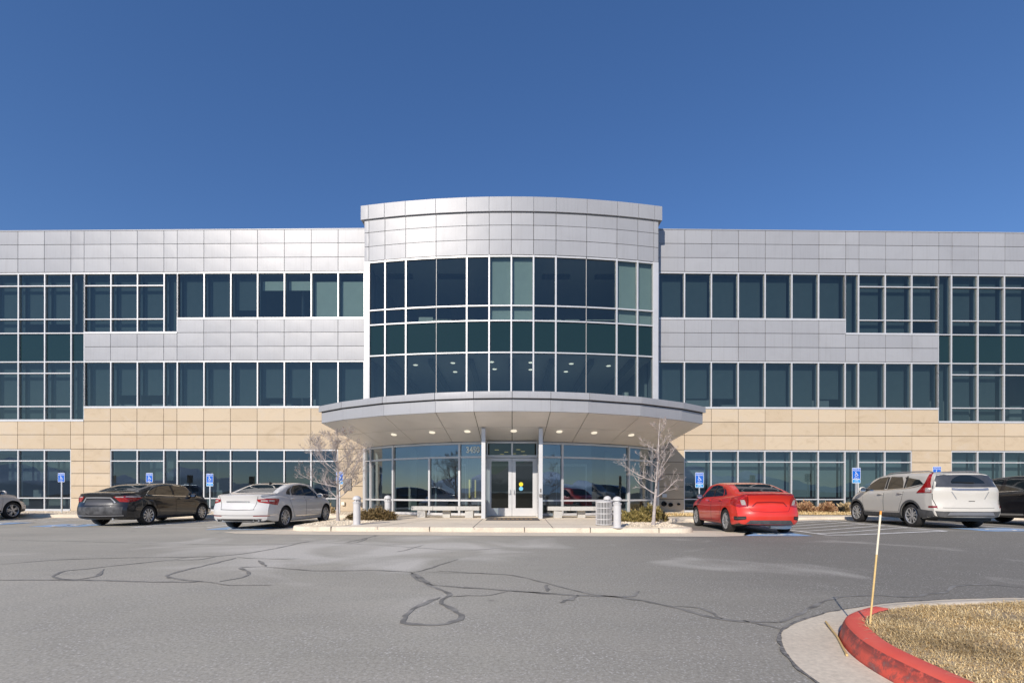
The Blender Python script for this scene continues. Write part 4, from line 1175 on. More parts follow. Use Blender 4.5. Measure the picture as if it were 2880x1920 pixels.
# ------------------------------------------------------------------ bare saplings
M['bark'] = principled('pale_bark', (0.44,0.385,0.355), .85, noise=.25, nscale=14, bump=.3, bscale=50)
M['twig'] = principled('pale_twig', (0.46,0.395,0.36), .85, noise=.2, nscale=6)
M['leaf_dry'] = principled('dead_leaf', (0.30,0.15,0.07), .8, island=.4)
def sapling(label, loc, H, spread, lean, seed, left_bias, density, upright):
    g = random.Random(seed)
    t = thing('bare_tree', label, 'tree', loc)
    tr = MB(); cr = MB(); lv = MB()
    path = []; N_ = 16
    for k in range(N_+1):
        q = k/N_; path.append(Vector((lean*q + .03*math.sin(q*7+seed)*q, .02*math.sin(q*5)*q, H*q)))
    def rad(q): return .050*(1-q)**.9 + .004
    tr.tube(path, [rad(k/N_)*(1.35 if k == 0 else 1) for k in range(N_+1)], 9)
    def branch(p, d, length, r, depth):
        n = 7 if depth < 2 else 5
        pts = [p.copy()]; cur = p.copy(); dd = d.normalized()
        for k in range(n):
            dd = (dd + Vector((g.uniform(-1,1), g.uniform(-1,1), g.uniform(-.6,1.0)))*(.16 if depth == 0 else .24) + Vector((0,0,(.10 if upright else .03)))).normalized()
            cur = cur + dd*length/n; pts.append(cur.copy())
        cr.tube(pts, [r*(1-.72*k/n) for k in range(n+1)], 5 if depth < 2 else 3, cap=depth < 2)
        if depth == 3:
            if g.random() < .045:
                e = pts[-1]; w = .018; a = Vector((g.uniform(-1,1),g.uniform(-1,1),g.uniform(-1,1))).normalized()*w; b = a.orthogonal().normalized()*w*.7
                lv.quad([e, e+a+b, e+a*2, e+a-b])
            return
        m = {0: int(11*density), 1: int(7*density), 2: 4}[depth]
        for k in range(m):
            q = g.uniform(.18 if depth else .25, 1.0); i = min(int(q*n), n-1); pp = pts[i].lerp(pts[i+1], q*n-i)
            ax = (pts[i+1]-pts[i]).normalized(); side = ax.orthogonal(); side.rotate(Matrix.Rotation(g.uniform(0,6.28), 3, ax))
            nd = (ax*g.uniform(.5,1.0) + side.normalized()*g.uniform(.5,1.0) + Vector((0,0,.22))).normalized()
            branch(pp, nd, length*g.uniform(.32,.6)*(1.12-.5*q), max(.0033, r*(1-.72*q)*.60), depth+1)
    n1 = int(20*density)
    for k in range(n1):
        q = .25 + .72*(k/n1)**1.15 + g.uniform(-.02,.02); i = min(int(q*N_), N_-1); pp = path[i].lerp(path[i+1], q*N_-i)
        a = k*2.4 + g.uniform(-.4,.4)
        el = R(g.uniform(12,38) if not upright else g.uniform(18,50))
        d = Vector((math.cos(a)*math.cos(el), math.sin(a)*math.cos(el), math.sin(el)))
        prof = min(1, (q-.12)/.2) * (1.03-q)**.75 * 1.15
        ln = spread*1.75*prof*g.uniform(.75,1.12)
        if d.x < 0: ln *= left_bias
        branch(pp, d, max(.22, ln), rad(q)*.50, 0)
    obj('trunk', tr, M['bark'], t, smooth=60)
    c = obj('crown', cr, M['twig'], t, smooth=60, recalc=False)
    if lv.v: obj('dead_leaves', lv, M['leaf_dry'], c, recalc=False)
    return t
sapling('dense bare young tree on the gravel beside the white sedan', (-5.95,16.3,HP), 3.12, 1.05, -.05, 11, 1.15, 1.0, False)
sapling('sparse leaning bare young tree on the gravel beside the red sedan', (4.27,14.4,HP), 3.28, .80, .22, 5, 1.0, .72, False)

# ------------------------------------------------------------------ shrubs
def mat_leaf(name, c0, c1, c2):
    m, nt, N, L, b = new_mat(name)
    g = N.new('ShaderNodeNewGeometry'); r = ramp(N, [(0,c0),(.55,c1),(1,c2)]); L.new(g.outputs['Random Per Island'], r.inputs['Fac'])
    L.new(r.outputs[0], b.inputs['Base Color']); b.inputs['Roughness'].default_value = .7
    return m
def shrub(name, label, cat, loc, blobs, count, leaf, mat, stem=True, seed=1, spiky=.6, group=None):
    g = random.Random(seed)
    t = thing(name, label, cat, loc, 0, group)
    mb = MB(); st = MB()
    tot = sum(b[3]*b[4] for b in blobs)
    for (cx, cy, cz, rx, rz) in blobs:
        nb = int(count*rx*rz/tot)
        for k in range(nb):
            d = Vector((g.gauss(0,1), g.gauss(0,1), abs(g.gauss(0,1))*.9)).normalized()
            rr = g.uniform(.55,1.0)**.6 * (1+.16*math.sin(d.x*9+d.z*7+cx*5)+.10*math.sin(d.y*13))
            p = Vector((cx + d.x*rx*rr, cy + d.y*rx*.8*rr, cz + d.z*rz*rr))
            o = (d*spiky + Vector((g.uniform(-1,1), g.uniform(-1,1), g.uniform(-.3,1)))*.6).normalized()
            s = o.orthogonal(); s.rotate(Matrix.Rotation(g.uniform(0,6.28), 3, o)); s = s.normalized()
            L_ = leaf*g.uniform(.6,1.5); w = L_*g.uniform(.10,.2)
            mb.quad([p-s*w*.6, p+o*L_*.5-s*w, p+o*L_, p+o*L_*.5+s*w])
        for k in range(10):
            a = g.uniform(0,6.28); e = Vector((cx+math.cos(a)*rx*.75, cy+math.sin(a)*rx*.6, cz+rz*g.uniform(.3,.9)))
            st.tube([(cx,cy,0),(cx*.5+e.x*.5,cy*.5+e.y*.5,e.z*.4),e], [.012,.008,.004], 4)
    obj('foliage', mb, mat, t, recalc=False)
    obj('stem', st, M['stemwood'], t)
    return t
M['stemwood'] = principled('shrub_stem', (0.14,0.09,0.055), .9)
M['jun_l'] = mat_leaf('juniper_brown', (0.10,0.065,0.025), (0.20,0.135,0.05), (0.30,0.205,0.085))
M['jun_r'] = mat_leaf('juniper_olive', (0.13,0.11,0.03), (0.27,0.215,0.06), (0.42,0.31,0.11))
M['redtwig'] = mat_leaf('russet_twigs', (0.30,0.13,0.07), (0.44,0.25,0.13), (0.58,0.40,0.22))
M['strawtwig'] = mat_leaf('straw_twigs', (0.42,0.30,0.15), (0.52,0.39,0.2), (0.65,0.5,0.3))
shrub('juniper', 'brownish low juniper spreading between the two left bollards', 'juniper', (-4.98,16.95,HP),
      [(-.55,0,.02,.34,.20),(-.15,.1,.02,.42,.30),(.25,0,.02,.46,.38),(.55,.05,.02,.30,.26),(.0,-.2,0,.4,.2)], 6500, .085, M['jun_l'], seed=2)
shrub('juniper', 'olive low juniper behind the leaning tree and the right bollard', 'juniper', (4.28,16.3,HP),
      [(-.62,0,.02,.36,.24),(-.25,.1,.02,.42,.30),(.15,0,.02,.42,.36),(.48,.1,.10,.36,.44),(.72,-.1,.02,.26,.28),(.0,-.25,0,.45,.22)], 7000, .085, M['jun_r'], seed=3)
for px, lab, mt, w, sd in ((1846,'russet dry shrub under the window, just right of the red sedan',M['redtwig'],.46,4),(1899,'russet dry shrub midway between the red sedan and the pale suv',M['redtwig'],.40,5),(1946,'straw coloured shrub partly behind the nose of the pale suv',M['strawtwig'],.40,6)):
    shrub('dry_shrub', lab, 'shrub', (at_px(px,22.9),22.9,HP+.06), [(0,0,0,w,w*.95),(.1,0,0,w*.8,w*.8)], 1700, .14, mt, seed=sd, spiky=1.2, group='dry shrubs in the bed on the right')
shrub('dry_shrub', 'small straw coloured tuft behind the front wheel of the white sedan', 'shrub', (at_px(755,22.3),22.3,HP), [(0,0,0,.2,.33)], 500, .14, M['strawtwig'], seed=8, spiky=1.4)
# ------------------------------------------------------------------ cars
def paint(name, col, rough=.28, metal=0.0, coat=1.0, dust_or_glare=0.15):
    m, nt, N, L, b = new_mat(name)
    tc = N.new('ShaderNodeTexCoord'); v = tc.outputs['Object']
    n = noise(N, L, v, 2.2, 6, .65); sx = N.new('ShaderNodeSeparateXYZ'); L.new(v, sx.inputs[0])
    low = mrange(N, L, sx.outputs['Z'], .25, .75, 1, .15)
    q = N.new('ShaderNodeMath'); q.operation = 'MULTIPLY'; L.new(low, q.inputs[0]); L.new(mrange(N, L, n.outputs['Fac'], .38, .7, 0, dust_or_glare*2), q.inputs[1])
    c = mixc(N, L, q.outputs[0], col, (0.33,0.29,0.25)); L.new(c, b.inputs['Base Color'])
    b.inputs['Roughness'].default_value = rough; b.inputs['Metallic'].default_value = metal
    b.inputs['Coat IOR'].default_value = 1.42; b.inputs['Coat Weight'].default_value = coat; b.inputs['Coat Roughness'].default_value = .02; b.inputs['Specular IOR Level'].default_value = .3
    L.new(mrange(N, L, q.outputs[0], 0, .4, rough, .6), b.inputs['Roughness'])
    return m
M['p_black'] = paint('black_paint', (0.006,0.006,0.009), .4, 0, 1, .02)
M['p_white'] = paint('white_car_paint', (0.63,0.61,0.585), .35, 0, 1, .04)
M['p_red'] = paint('red_car_paint', (0.70,0.034,0.019), .34, .0, 1, .05)
M['p_pearl'] = paint('pearl_paint', (0.61,0.57,0.505), .42, .0, .6, .09)
M['p_grey'] = paint('silver_white_paint', (0.60,0.58,0.56), .35, .1, 1, .08)
M['car_glass'] = principled('tinted_car_glass', (0.012,0.016,0.017), .04, spec=.85)
M['car_glass2'] = principled('dusty_rear_glass', (0.055,0.058,0.065), .28, spec=.6, noise=.25, nscale=4)
M['trim'] = principled('black_trim', (0.018,0.018,0.019), .5, noise=.2, nscale=10)
M['clad'] = principled('grey_cladding', (0.085,0.083,0.082), .7, noise=.25, nscale=9)
M['chrome'] = principled('chrome', (0.74,0.75,0.77), .14, 1.0)
M['satin'] = principled('satin_strip', (0.42,0.42,0.44), .35, .7)
M['alloy'] = principled('alloy_wheel', (0.60,0.60,0.60), .35, .7)
M['tyre'] = principled('tyre', (0.024,0.022,0.021), .85, noise=.4, nscale=14)
M['lens_red'] = principled('red_lens', (0.34,0.006,0.007), .12, coat=1, noise=.3, nscale=30)
M['lens_red2'] = principled('dark_red_lens', (0.25,0.008,0.010), .12, coat=1)
M['lens_clear'] = principled('clear_lens', (0.52,0.45,0.43), .12, .2, coat=1, noise=.3, nscale=40)
M['seam'] = principled('panel_gap', (0.02,0.02,0.02), .8)
M['mirror'] = principled('mirror_glass', (0.45,0.52,0.58), .05, .9)

def pchip(pts):
    x = np.array([p[0] for p in pts], float); y = np.array([p[1] for p in pts], float)
    h = np.diff(x); d = np.diff(y)/h; m = np.zeros(len(x))
    m[0], m[-1] = d[0], d[-1]
    for i in range(1, len(x)-1):
        if d[i-1]*d[i] > 0:
            w1, w2 = 2*h[i]+h[i-1], h[i]+2*h[i-1]; m[i] = (w1+w2)/(w1/d[i-1]+w2/d[i])
    def f(t):
        t = min(max(t, x[0]), x[-1]); i = min(max(int(np.searchsorted(x, t)-1), 0), len(h)-1)
        u = (t-x[i])/h[i]
        return float((2*u**3-3*u*u+1)*y[i]+(u**3-2*u*u+u)*h[i]*m[i]+(-2*u**3+3*u*u)*y[i+1]+(u**3-u*u)*h[i]*m[i+1])
    return f
def catmull(P, k):
    out = []
    for i in range(len(P)-1):
        p0, p1, p2, p3 = (np.array(P[j], float) for j in (max(i-1,0), i, i+1, min(i+2,len(P)-1)))
        for j in range(k):
            t = j/k; out.append(.5*((2*p1)+(p2-p0)*t+(2*p0-5*p1+4*p2-p3)*t*t+(3*p1-p0-3*p2+p3)*t**3))
    out.append(np.array(P[-1], float)); return out

class Car:
    def __init__(s, sp):
        s.sp = sp
        s.zt, s.zb, s.w, s.z0 = pchip(sp['top']), pchip(sp['belt']), pchip(sp['width']), pchip(sp['under'])
        s.wbf = pchip(sp['beltw']); s.pr, s.pf = pchip(sp['rear']), pchip(sp['front'])
        s.ya, s.yb = sp['top'][0][0], sp['top'][-1][0]
        s.shell()
    def ring(s, y):
        sp = s.sp; w, zb, zt, z0 = s.w(y), s.zb(y), s.zt(y), s.z0(y)
        wb = w - s.wbf(y); k = sp['tumble']; h = max(zt-zb, .02); r = min(sp.get('edge', .10), .42*h)
        wr = wb - k*(h-r); cr = sp.get('crown', .02)
        m = z0 + (zb-z0)*.45
        P = [(0,z0),(w*.72,z0),(w-.085,z0+.015),(w-.035,z0+.06),(w-.012,z0+.17),(w-.002,m),(w,m+(zb-m)*.42),(w-.012,m+(zb-m)*.72),(wb+(w-wb)*.42,zb-.028),(wb,zb),
             (wb-k*(h-r)*.35,zb+(h-r)*.35),(wb-k*(h-r)*.7,zb+(h-r)*.7),(wr,zt-r-cr*.6),(wr-.32*r,zt-.42*r-cr*.6),(wr-1.0*r,zt-.10*r-cr*.5),(wr*.62,zt-cr*.28),(wr*.3,zt-cr*.06),(0,zt)]
        return catmull(P, 2)
    def ymap(s, y, x, z):
        sp = s.sp; L = sp.get('blend', .75); W = max(s.w(.5), .5)
        br = sstep(s.ya+L, s.ya, y) if False else (1-sstep(s.ya, s.ya+L, y)); bf = sstep(s.yb-L, s.yb, y)
        ax = min(1.05, abs(x)/W)
        return y + br*(s.pr(z) + sp['cr']*ax**sp.get('cp',3.2)) - bf*(s.pf(z) + sp['cf']*ax**2.6)
    def shell(s):
        n = 64; e = [s.ya + (s.yb-s.ya)*(.5-.5*math.cos(math.pi*k/n))*.5 + (s.yb-s.ya)*(k/n)*.5 for k in range(n+1)]
        mb = MB(); rows = []
        def full(h): return [(p[0], p[1]) for p in h] + [(-p[0], p[1]) for p in reversed(h[1:-1])]
        R0 = full(s.ring(e[0])); R1 = full(s.ring(e[-1]))
        def caprows(R_, y):
            zc = .5*(min(p[1] for p in R_)+max(p[1] for p in R_)); out = []
            for q in (.93,.80,.62,.42,.2):
                out.append([(x*q, s.ymap(y, x*q, zc+(z-zc)*q), zc+(z-zc)*q) for x, z in R_])
            return out, (0, s.ymap(y, 0, zc), zc)
        ca, pa = caprows(R0, e[0]); cb, pb = caprows(R1, e[-1])
        rows = list(reversed(ca)) + [[(x, s.ymap(y, x, z), z) for x, z in full(s.ring(y))] for y in e] + cb
        m = len(rows[0])
        for r in rows: mb.v += r
        for i in range(len(rows)-1):
            for j in range(m):
                j2 = (j+1) % m; mb.f.append((i*m+j, i*m+j2, (i+1)*m+j2, (i+1)*m+j)); mb.mi.append(0)
        ia = len(mb.v); mb.v += [pa, pb]; l = (len(rows)-1)*m
        for j in range(m):
            mb.f.append((ia, (j+1) % m, j)); mb.f.append((ia+1, l+j, l+(j+1) % m)); mb.mi += [0,0]
        s.mb = mb
        s.bvh = BVHTree.FromPolygons([Vector(v) for v in mb.v], mb.f)
    def hit(s, mode, a, b, off):
        if mode in ('side', 'left'): sg = 1 if mode == 'side' else -1; o, d = Vector((sg*3, a, b)), Vector((-sg,0,0))
        elif mode == 'rear': o, d = Vector((a,-6,b)), Vector((0,1,0))
        elif mode == 'front': o, d = Vector((a,9,b)), Vector((0,-1,0))
        elif mode == 'top': o, d = Vector((a,b,4)), Vector((0,0,-1))
        elif mode in ('wrap','wrapf'):
            yc = s.sp['wrapc'] if mode == 'wrap' else s.sp['wrapf']; sg = -1 if mode == 'wrap' else 1
            q = Vector((math.sin(R(a)), sg*math.cos(R(a)), 0)); o, d = Vector((0,yc,b))+q*4, -q
        h = s.bvh.ray_cast(o, d)
        if h[0] is None:
            h = s.bvh.find_nearest(o + d*3)
        p, n = h[0], h[1]
        if n.dot(d) > 0: n = -n
        return p + n*off
    def patch(s, name, A, B, mode, mat, par, off=.004, n=14, m=5, mirror=True, label=None):
        def rs(P):
            P = [np.array(p, float) for p in P]; d = np.cumsum([0]+[np.linalg.norm(b-a) for a, b in zip(P, P[1:])])
            return [tuple(np.interp(t, d, [p[k] for p in P]) for k in (0,1)) for t in np.linspace(0, d[-1], n)]
        a, b = rs(A), rs(B); out = []
        for sg in ((1,-1) if mirror else (1,)):
            mb = MB(); mo = mode; f = 1
            if sg < 0:
                if mode == 'side': mo = 'left'
                else: f = -1
            G = [[s.hit(mo, f*(p[0]*(1-t)+q[0]*t), p[1]*(1-t)+q[1]*t, off) for p, q in zip(a, b)] for t in np.linspace(0, 1, m)]
            mb.grid(G); o = obj(name, mb, mat, par, smooth=50); out.append(o)
            if label: o['label'] = label
        return out
    def strip(s, name, P, w, mode, mat, par, off=.004, mirror=True, n=24):
        P = [Vector((p[0], p[1])) for p in P]; A = []; B = []
        k = 57.3 if False else 1
        for i, p in enumerate(P):
            d = P[min(i+1,len(P)-1)]-P[max(i-1,0)]
            if mode in ('wrap','wrapf'): d = Vector((d.x/57.3, d.y))
            d.normalize(); nn = Vector((-d.y, d.x))*w/2
            if mode in ('wrap','wrapf'): nn = Vector((nn.x*57.3, nn.y))
            A.append(tuple(p+nn)); B.append(tuple(p-nn))
        return s.patch(name, A, B, mode, mat, par, off, n, 2, mirror)
    def body(s, par, mat):
        sp = s.sp; r = sp['arch']; wb = sp['wb']; W = s.w(.5); xin = W-.30
        me = bpy.data.meshes.new('body'); me.from_pydata([tuple(map(float, v)) for v in s.mb.v], [], s.mb.f)
        bm = bmesh.new(); bm.from_mesh(me); bmesh.ops.recalc_face_normals(bm, faces=bm.faces); bm.to_mesh(me); bm.free()
        me.materials.append(mat); me.materials.append(M['trim'])
        o = bpy.data.objects.new('body', me); C.objects.link(o)
        cm = MB()
        for y in (0, wb):
            for sg in (-1, 1):
                x0, x1 = sorted((sg*xin, sg*(W+.3)))
                cm.lathe([(0.0001,x0),(r,x0),(r,x1),(0.0001,x1)], 40, 'x', c=(0,y,sp['R']+.005))
        c = obj('cutter', cm, M['trim'])
        bm = bmesh.new(); bm.from_mesh(c.data); bmesh.ops.remove_doubles(bm, verts=bm.verts, dist=.001); bmesh.ops.recalc_face_normals(bm, faces=bm.faces); bm.to_mesh(c.data); bm.free()
        md = o.modifiers.new('arch', 'BOOLEAN'); md.operation = 'DIFFERENCE'; md.object = c; md.solver = 'EXACT'
        dg = bpy.context.evaluated_depsgraph_get()
        m2 = bpy.data.meshes.new_from_object(o.evaluated_get(dg))
        o.modifiers.clear(); bpy.data.objects.remove(c)
        if len(m2.polygons) > 500: o.data = m2
        else: m2 = o.data
        while len(m2.materials) < 2: m2.materials.append(M['trim'])
        m2.materials[0] = mat; m2.materials[1] = M['trim']
        mi = []
        for p in m2.polygons:
            cc = p.center; k = 0
            for y in (0, wb):
                dd = math.hypot(cc.y-y, cc.z-sp['R']-.005)
                if dd < r+.004 and (abs(dd-r) < .012 or abs(abs(cc.x)-xin) < .004) and abs(cc.x) < W-.002 and abs(p.normal.x) < .6 or (dd < r and abs(abs(cc.x)-xin) < .004): k = 1
            if p.normal.z < -.75 and cc.z < .36: k = 1
            mi.append(k)
        m2.polygons.foreach_set('material_index', mi)
        m2.polygons.foreach_set('use_smooth', [True]*len(m2.polygons)); m2.set_sharp_from_angle(angle=R(38))
        m2.name = 'body'; o.parent = par; s.body_o = o
        return o
    def wheels(s, par, style):
        sp = s.sp; Rr = sp['R']; W = s.w(.5); wd = sp.get('tw', .215)
        for sg in (-1, 1):
            tm = MB(); h = wd/2
            pr = [(.64*Rr,-h*.9),(.9*Rr,-h),(.965*Rr,-h*.86),(Rr,-h*.55),(Rr,h*.55),(.965*Rr,h*.86),(.9*Rr,h),(.74*Rr,h*.99),(.68*Rr,h*.86)]
            tm.lathe([(a, b*sg) for a, b in pr], 44, 'x')
            rm = MB(); q = .685*Rr
            rm.lathe([(a, b*sg) for a, b in ((q*1.03,h*.90),(q*1.0,h*.95),(q*.94,h*.86),(q*.93,h*.3),(q*.92,-h*.8))], 40, 'x', mi=0)
            rm.lathe([(a, b*sg) for a, b in ((q*.93,h*.18),(0.001,h*.18))], 30, 'x', mi=1)
            rm.lathe([(a, b*sg) for a, b in ((q*.55,h*.24),(q*.55,h*.34),(0.001,h*.34))], 30, 'x', mi=2)
            rm.lathe([(a, b*sg) for a, b in ((q*.20,h*.5),(q*.19,h*.82),(q*.10,h*.9),(0.001,h*.9))], 18, 'x', mi=0)
            def spoke(an, w0, w1, r0=.14, r1=.965, sk=0.0, z0=.80, z1=.84):
                pts = []
                for rr, ww, hh, ss in ((r0,w0,z0,0),(r1,w1,z1,sk)):
                    for dz in (0,-.30):
                        for sd_ in (-1,1): pts.append((hh+dz, rr*q, sd_*ww*q + ss*q))
                def P(k): hh, a, b = pts[k]; ca, sa = math.cos(an), math.sin(an); return (hh*h*sg, a*ca-b*sa, a*sa+b*ca)
                rm.hexa([P(2),P(3),P(7),P(6),P(0),P(1),P(5),P(4)], 0)
            if style == 'ten':
                for k in range(10): spoke(2*math.pi*k/10, .055, .105)
            elif style == 'multi':
                for k in range(20): spoke(2*math.pi*k/20, .030, .036, sk=.10*(-1)**k)
            elif style == 'twin5':
                for k in range(5):
                    for d in (-.17, .17): spoke(2*math.pi*k/5+d, .06, .07, sk=d*.35)
            elif style == 'swirl':
                for k in range(5):
                    for d, kk in ((-.22,.02),(.12,.16)): spoke(2*math.pi*k/5+d, .085, .075, sk=kk*1.3)
            elif style == 'five':
                for k in range(5):
                    for d in (-.13,.13): spoke(2*math.pi*k/5+d, .075, .06, sk=d*.3)
            for y in (0, sp['wb']):
                w_ = obj('wheel', tm, M['tyre'], par, smooth=40); w_.location = (sg*(W-h-.012), y, Rr); w_.rotation_euler = (R(random.uniform(0,70)),0,0)
                obj('rim', rm, [M['alloy'], M['dark'], M['satin']], w_, smooth=35)
    def mirrors(s, par, y, z, mat, r=.095):
        for sg in (-1, 1):
            W = s.w(y)
            mb = MB(); n = 12
            rows = []
            for i in range(9):
                t = -1+2*i/8; q = math.sqrt(max(0, 1-abs(t)**2.6))
                rows.append([(sg*(W+.075)+math.cos(a)*.115*q*abs(math.cos(a))**-.15 if False else sg*(W+.075)+.115*q*math.cos(a), y+.075*t*(1 if t > 0 else .55), z+r*.85*q*math.sin(a)) for a in np.linspace(0, 2*math.pi, 17)])
            mb.grid(rows); o = obj('mirror', mb, mat, par, smooth=180)
            g = MB(); g.quad([(sg*(W+.075)+.088*math.cos(a), y-.046, z+r*.64*math.sin(a)) for a in np.linspace(0, 2*math.pi, 17)[:-1]])
            obj('mirror_glass', g, M['mirror'], o, recalc=False)
            a = MB(); a.tube([(sg*(W-.08),y+.03,z-.05),(sg*(W+.05),y+.01,z-.02)], [.03,.022], 8); obj('arm', a, M['trim'], o, smooth=40)
    def handle(s, par, y, z, mat):
        for d, mo in zip(par, ('side','left')):
            mb = MB(); P = [s.hit(mo, y-.11, z, .012), s.hit(mo, y-.06, z+.004, .034), s.hit(mo, y+.06, z+.004, .034), s.hit(mo, y+.11, z, .012)]
            mb.tube(P, [.013,.016,.016,.013], 8); obj('handle', mb, mat, d, smooth=60)
    def door(s, par, A, B, mat, hy, hz, hmat):
        # A, B: rear and front edges from bottom to top; a thin shadow gap shows round each leaf
        def grow(P, e): return [(p[0]+e, p[1]) for p in P]
        a2 = [(A[0][0]-.009, A[0][1]-.008)] + grow(A[1:-1], -.009) + [(A[-1][0]-.009, A[-1][1])]
        b2 = [(B[0][0]+.009, B[0][1]-.008)] + grow(B[1:-1], .009) + [(B[-1][0]+.009, B[-1][1])]
        s.patch('door_gap', a2, b2, 'side', M['seam'], s.body_o, off=.0012, n=16, m=14)
        d = s.patch('door', A, B, 'side', mat, par, off=.0036, n=16, m=14)
        s.handle(d, hy, hz, hmat); return d

def sedan_base(wb, ro, fo, w, R_, lip, base, gtop, peak, cowl, noseh, **k):
    ya, yb = -ro, wb+fo
    sp = dict(wb=wb, R=R_, arch=R_+.045, tumble=.34, cr=.26, cf=.45, wrapc=.15, wrapf=wb-.2, blend=.8,
      top=[(ya,lip[1]-.035),(lip[0],lip[1]),(base[0],base[1]),((base[0]+gtop[0])/2,(base[1]+gtop[1])/2+.015),(gtop[0],gtop[1]),(peak[0],peak[1]),(peak[0]+.75,peak[1]-.065),((peak[0]+.75+cowl[0])/2,(peak[1]-.065+cowl[1])/2+.03),(cowl[0],cowl[1]),(cowl[0]+.55,cowl[1]-.075),(yb-.22,noseh+.08),(yb,noseh)],
      belt=[(ya,lip[1]-.10),(base[0],base[1]-.075),(.4,base[1]-.13),(1.6,cowl[1]-.085),(cowl[0],cowl[1]-.07),(cowl[0]+.6,cowl[1]-.15),(yb-.2,noseh),(yb,noseh-.10)],
      width=[(ya,w-.07),(ya+.35,w-.015),(.1,w),(wb*.5,w-.008),(wb,w),(yb-.35,w-.03),(yb,w-.14)],
      beltw=[(ya,.17),(base[0],.12),(.5,.085),(2.0,.075),(cowl[0],.10),(yb-.4,.15),(yb,.2)],
      under=[(ya,.27),(ya+.3,.215),(.3,.19),(wb-.3,.19),(yb-.3,.20),(yb,.24)],
      rear=[(.15,.14),(.28,.05),(.40,.008),(.55,0),(.66,.012),(.72,.05),(.82,.07),(.95,.06),(lip[1]-.04,.035),(lip[1]+.05,.06)],
      front=[(.15,.10),(.3,.02),(.45,0),(.6,.03),(.75,.10),(.95,.22)])
    sp.update(k); return sp

def sedan_glass(c, root, rwin, wind, side_a, side_b, side_c, rear_mat='car_glass', pil=None):
    c.patch('rear_window', rwin[0], rwin[1], 'rear', M[rear_mat], root, off=.005, n=22, m=10, mirror=False)
    c.patch('windscreen', wind[0], wind[1], 'front', M['car_glass'], root, off=.005, n=18, m=8, mirror=False)
    for A, B in (side_a, side_b, side_c):
        if A: c.patch('side_window', A, B, 'side', M['car_glass'], root, off=.005, n=14, m=8)

# ---- black sedan
def black_sedan():
    sp = sedan_base(2.775, 1.06, .98, .91, .333, (-.93,1.115), (-.42,1.135), (.55,1.415), (1.30,1.47), (2.45,1.05), .62)
    c = Car(sp); p = M['p_black']
    root = thing('parked_sedan', 'black sedan with silver wheels parked beside the stone pier, nose to the kerb', 'car', (-13.48,16.55,0), R(-1))
    c.body(root, p)
    sedan_glass(c, root, ([(-.55,1.15),(0,1.16),(.55,1.15)], [(-.49,1.385),(0,1.40),(.49,1.385)]), ([(-.66,1.06),(0,1.075),(.66,1.06)], [(-.53,1.37),(0,1.39),(.53,1.37)]),
        ([(.40,1.035),(.42,1.15),(.62,1.33)], [(1.24,1.015),(1.24,1.2),(1.20,1.372)]),
        ([(1.34,1.012),(1.34,1.2),(1.32,1.375)], [(2.30,.99),(2.16,1.11),(1.72,1.345)]),
        ([(.02,1.048),(.12,1.12),(.20,1.18)], [(.34,1.04),(.36,1.14),(.54,1.31)]))
    c.strip('window_trim', [(-.04,1.03),(.08,1.14),(.35,1.31),(.8,1.392),(1.3,1.402),(1.75,1.365)], .018, 'side', M['chrome'], root, off=.008)
    c.strip('window_trim', [(-.04,1.03),(.5,1.018),(1.3,.998),(2.35,.972)], .018, 'side', M['chrome'], root, off=.008)
    c.strip('door_pillar', [(1.29,1.015),(1.26,1.375)], .07, 'side', M['trim'], root, off=.006)
    c.door(root, [(.50,.32),(.42,.55),(.30,.74),(.22,.97)], [(1.27,.31),(1.28,.6),(1.28,.975)], p, .42, .90, p)
    c.door(root, [(1.30,.31),(1.31,.6),(1.31,.972)], [(2.32,.30),(2.36,.6),(2.30,.945)], p, 1.47, .885, p)
    lo = c.patch('tail_light', [(23,.985),(38,1.005),(52,.99),(64,.955)], [(31,.815),(42,.80),(54,.855),(64,.945)], 'wrap', M['lens_red'], root, off=.010, n=18, m=6)
    for l in lo: pass
    for q, l in zip((1,-1), lo):
        mb = MB(); mb.grid([[c.hit('wrap', q*a, z, .0125) for a in np.linspace(26,60,12)] for z in (.955,.990)]); obj('clear_lens', mb, M['lens_clear'], l, smooth=60)
    c.patch('trunk_strip', [(-.40,.965),(0,.975),(.40,.965)], [(-.44,.925),(0,.93),(.44,.925)], 'rear', M['satin'], root, off=.012, mirror=False, n=16)
    for x in (-1,1): c.strip('trunk_strip', [(x*.40,.945),(x*.47,.86),(x*.52,.79)], .04, 'rear', M['satin'], root, off=.012, mirror=False)
    c.patch('plate_recess', [(-.43,.88),(0,.905),(.43,.88)], [(-.47,.70),(0,.70),(.47,.70)], 'rear', principled('dull_black_panel', (.05,.05,.058), .4), root, off=.006, mirror=False, n=16)
    c.strip('trunk_gap', [(-.50,.69),(0,.685),(.50,.69)], .010, 'rear', M['seam'], root, mirror=False)
    c.patch('bumper_dirt', [(-.74,.64),(0,.65),(.74,.64)], [(-.72,.40),(0,.40),(.72,.40)], 'rear', principled('dusty_bumper', (.06,.058,.06), .45, noise=.6, nscale=7), root, off=.004, mirror=False, n=20)
    c.strip('bumper_crease', [(-.76,.365),(0,.355),(.76,.365)], .022, 'rear', M['satin'], root, off=.006, mirror=False)
    c.patch('rear_valance', [(-.72,.315),(0,.30),(.72,.315)], [(-.66,.255),(0,.25),(.66,.255)], 'rear', M['trim'], root, off=.006, mirror=False, n=16)
    mb = MB(); mb.tube([(.48,-1.0,.25),(.48,-.7,.25)], .032, 12); obj('exhaust', mb, M['chrome'], root, smooth=40)
    c.mirrors(root, 2.12, 1.01, p); c.wheels(root, 'ten'); return root
black_sedan()

